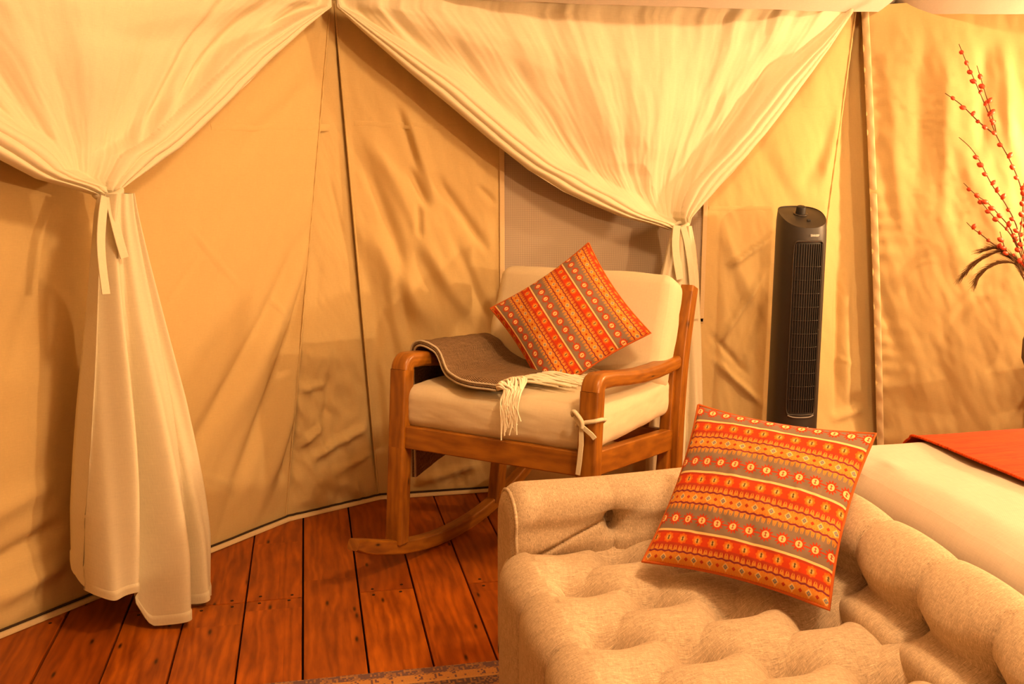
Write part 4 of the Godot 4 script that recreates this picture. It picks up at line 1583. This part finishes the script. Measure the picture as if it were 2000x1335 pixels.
# ---------------------------------------------------------------- bedside table, vase, dried stems
func make_plants() -> void:
	var wn := Vector3(-0.7071, 0, 0.7071)
	var wp := Vector3(2.1, 0, -3.345) + wn * 0.20
	var neck := on_plane(2014, 560, wp, wn)
	var floor_at := Vector3(neck.x, 0, neck.z)
	var side := Vector3(0.7071, 0, 0.7071)
	var table_at := floor_at + side * 0.22 + wn * 0.02
	var tt := thing("bedside_table", "small dark bedside table beyond the right edge of the picture", "table", table_at, Vector3(0, deg_to_rad(45), 0))
	part("table_top", rbox(Vector3(0.42, 0.03, 0.36), 0.008, Transform3D(Basis(), Vector3(0, 0.453, 0))), M.teak, tt)
	for s in [[-1, -1], [1, -1], [-1, 1], [1, 1]]:
		part("leg", rbox(Vector3(0.04, 0.44, 0.04), 0.005, Transform3D(Basis(), Vector3(0.17 * s[0], 0.22, 0.14 * s[1]))), M.teak, tt)
	var t2 := thing("bedside_table", "small dark bedside table at the near side of the bed, by the second lamp", "table", Vector3(2.86, 0, 0.20), Vector3(0, 0, 0))
	part("table_top", rbox(Vector3(0.42, 0.03, 0.36), 0.008, Transform3D(Basis(), Vector3(0, 0.453, 0))), M.teak, t2)
	for s in [[-1, -1], [1, -1], [-1, 1], [1, 1]]:
		part("leg", rbox(Vector3(0.04, 0.44, 0.04), 0.005, Transform3D(Basis(), Vector3(0.17 * s[0], 0.22, 0.14 * s[1]))), M.teak, t2)
	var v := thing("vase", "dark vase holding dried stems at the right edge of the picture", "vase", floor_at + Vector3(0.0, 0.468, 0) + side * 0.045)
	part("body", lathe([Vector2(0.001, 0), Vector2(0.035, 0), Vector2(0.055, 0.05), Vector2(0.056, 0.11), Vector2(0.034, 0.19), Vector2(0.020, 0.23), Vector2(0.026, 0.26), Vector2(0.020, 0.262), Vector2(0.014, 0.23), Vector2(0.001, 0.22)], 28), M.pot, v)
	var mouth := v.position + Vector3(0, 0.24, 0)
	var rng := RandomNumberGenerator.new()
	rng.seed = 8
	var seed_mesh := lathe([Vector2(0.0004, -0.008), Vector2(0.0042, -0.005), Vector2(0.0058, 0.0), Vector2(0.0045, 0.005), Vector2(0.0004, 0.009)], 8)
	var branches := [
		["tallest red berried branch, forking near its top above the dried stems", [[[1873, 86], [1886, 118], [1905, 160], [1928, 215], [1945, 262], [1975, 318], [1995, 370], [2000, 430], [2006, 500]], [[1908, 128], [1930, 200], [1943, 245], [1946, 264]], [[1846, 182], [1878, 205], [1912, 238], [1945, 264]]], 0.0],
		["red berried branch with a bare curved tip, second from the top of the stems", [[[1873, 268], [1895, 288], [1914, 315], [1937, 360], [1962, 395], [1985, 440], [2004, 510]]], 0.02],
		["red berried branch starting low and straight, third from the top of the stems", [[[1882, 357], [1906, 380], [1928, 395], [1950, 418], [1975, 450], [2002, 520]], [[1906, 382], [1940, 422], [1972, 455], [1990, 490]]], -0.02],
		["lowest red berried branch, just over the feathery grass", [[[1888, 434], [1900, 446], [1914, 456], [1945, 480], [1968, 496], [2004, 530]], [[1953, 452], [1958, 470], [1966, 490], [1990, 520]]], 0.015],
		["red berried branch leaning past the right edge beside the tallest one", [[[2008, 340], [2000, 380], [1996, 430], [1992, 470], [2006, 530]]], 0.03]]
	for br in branches:
		var t := thing("berry_branch", br[0], "branch", mouth, Vector3.ZERO, "red berried dried branches")
		var stem := Build.new()
		var berries := []
		for line in br[1]:
			var pts := []
			var nl: int = line.size()
			for k in nl:
				var f := 1.0 - k / float(nl - 1)
				pts.append(on_plane(line[k][0], line[k][1], wp + wn * (br[2] * f * 1.5 + 0.015 * sin(k * 1.7)), wn) - mouth)
			if line == br[1][0]: pts.append(Vector3(rng.randf_range(-0.006, 0.006), -0.03, rng.randf_range(-0.006, 0.006)))
			var sm := smooth(pts, 5)
			var rad := []
			for k in sm.size(): rad.append(lerpf(0.0012, 0.0026, k / float(sm.size())))
			add_tube(stem, sm, rad, 5)
			var skip := 6 if br[2] == 0.02 else 0
			var along := 0.0
			for k in range(1 + skip, int(sm.size() * 0.86)):
				along += sm[k].distance_to(sm[k - 1])
				if along > 0.022 + 0.012 * rng.randf():
					along = 0.0
					var tg: Vector3 = (sm[k] - sm[k - 1]).normalized()
					var ang := rng.randf() * TAU
					var out := (Vector3(cos(ang), sin(ang) * 0.3, sin(ang)) - tg * 0.8).normalized()
					berries.append([sm[k] + out * 0.0065, out])
		part("stem", stem.mesh(), M.twig, t)
		for e in berries:
			var bx := Basis(Quaternion(Vector3.UP, e[1]))
			part("berry", seed_mesh, M.berry, t, Transform3D(bx.scaled(Vector3.ONE * rng.randf_range(1.15, 1.6)), e[0]))
	# feathery grass that arches out to the left
	var plumes := [
		["brown feathery grass plume arching left below the berried branches", [[2004, 545], [1985, 508], [1960, 492], [1930, 498], [1905, 513], [1887, 530]], 0.0],
		["thinner brown grass plume drooping under the first plume", [[2004, 550], [1988, 520], [1965, 512], [1940, 517], [1920, 530], [1912, 540]], 0.02],
		["short brown grass plume at the right edge by the vase neck", [[2004, 556], [1996, 528], [1985, 512], [1970, 500], [1950, 486], [1925, 487]], -0.02],
		["long brown grass plume hanging down past the vase", [[2008, 585], [1990, 580], [1972, 590], [1962, 620], [1958, 660], [1952, 700]], 0.05]]
	for pl in plumes.slice(0, 3):
		var t := thing("grass_plume", pl[0], "dried grass", mouth, Vector3.ZERO, "dried grass plumes in the vase")
		var pts := [Vector3(0, -0.03, 0)]
		for q in pl[1]: pts.append(on_plane(q[0], q[1], wp + wn * pl[2], wn) - mouth)
		var sm := smooth(pts, 8)
		var rad := []
		for k in sm.size(): rad.append(lerpf(0.0018, 0.0007, k / float(sm.size())))
		part("stalk", tube(sm, rad, 5), M.straw, t)
		var hair := Build.new()
		for k in range(10, sm.size() - 1):
			for j in 15:
				var tg: Vector3 = (sm[k + 1] - sm[k - 1]).normalized()
				var r := Vector3(rng.randfn(), rng.randfn() - 0.6, rng.randfn()).normalized()
				var l := rng.randf_range(0.02, 0.05)
				var c: Vector3 = sm[k]
				add_tube(hair, [c, c + tg * l * 0.5 + r * l * 0.12, c + tg * l + r * l * 0.26 + Vector3.DOWN * l * 0.08], [0.0005, 0.0006, 0.0003], 3)
		tag(part("feathers", hair.mesh(), M.straw, t), "", "", "", "stuff")


# ---------------------------------------------------------------- rug
func make_rug() -> void:
	var z0 := -2.12
	var t := thing("rug", "striped brown and orange woven rug at the foot of the sofa", "rug", Vector3(0.1, 0, -1.2))
	part("pile", rbox(Vector3(1.9, 0.012, 1.84), 0.005, Transform3D(Basis(), Vector3(0, 0.0065, 0)), 2, 20), M.rug, t)
	M.rug.uv1_scale = Vector3(5.0, 7.0, 1)
	M.rug.uv1_offset = Vector3(0.1, 0, 0)
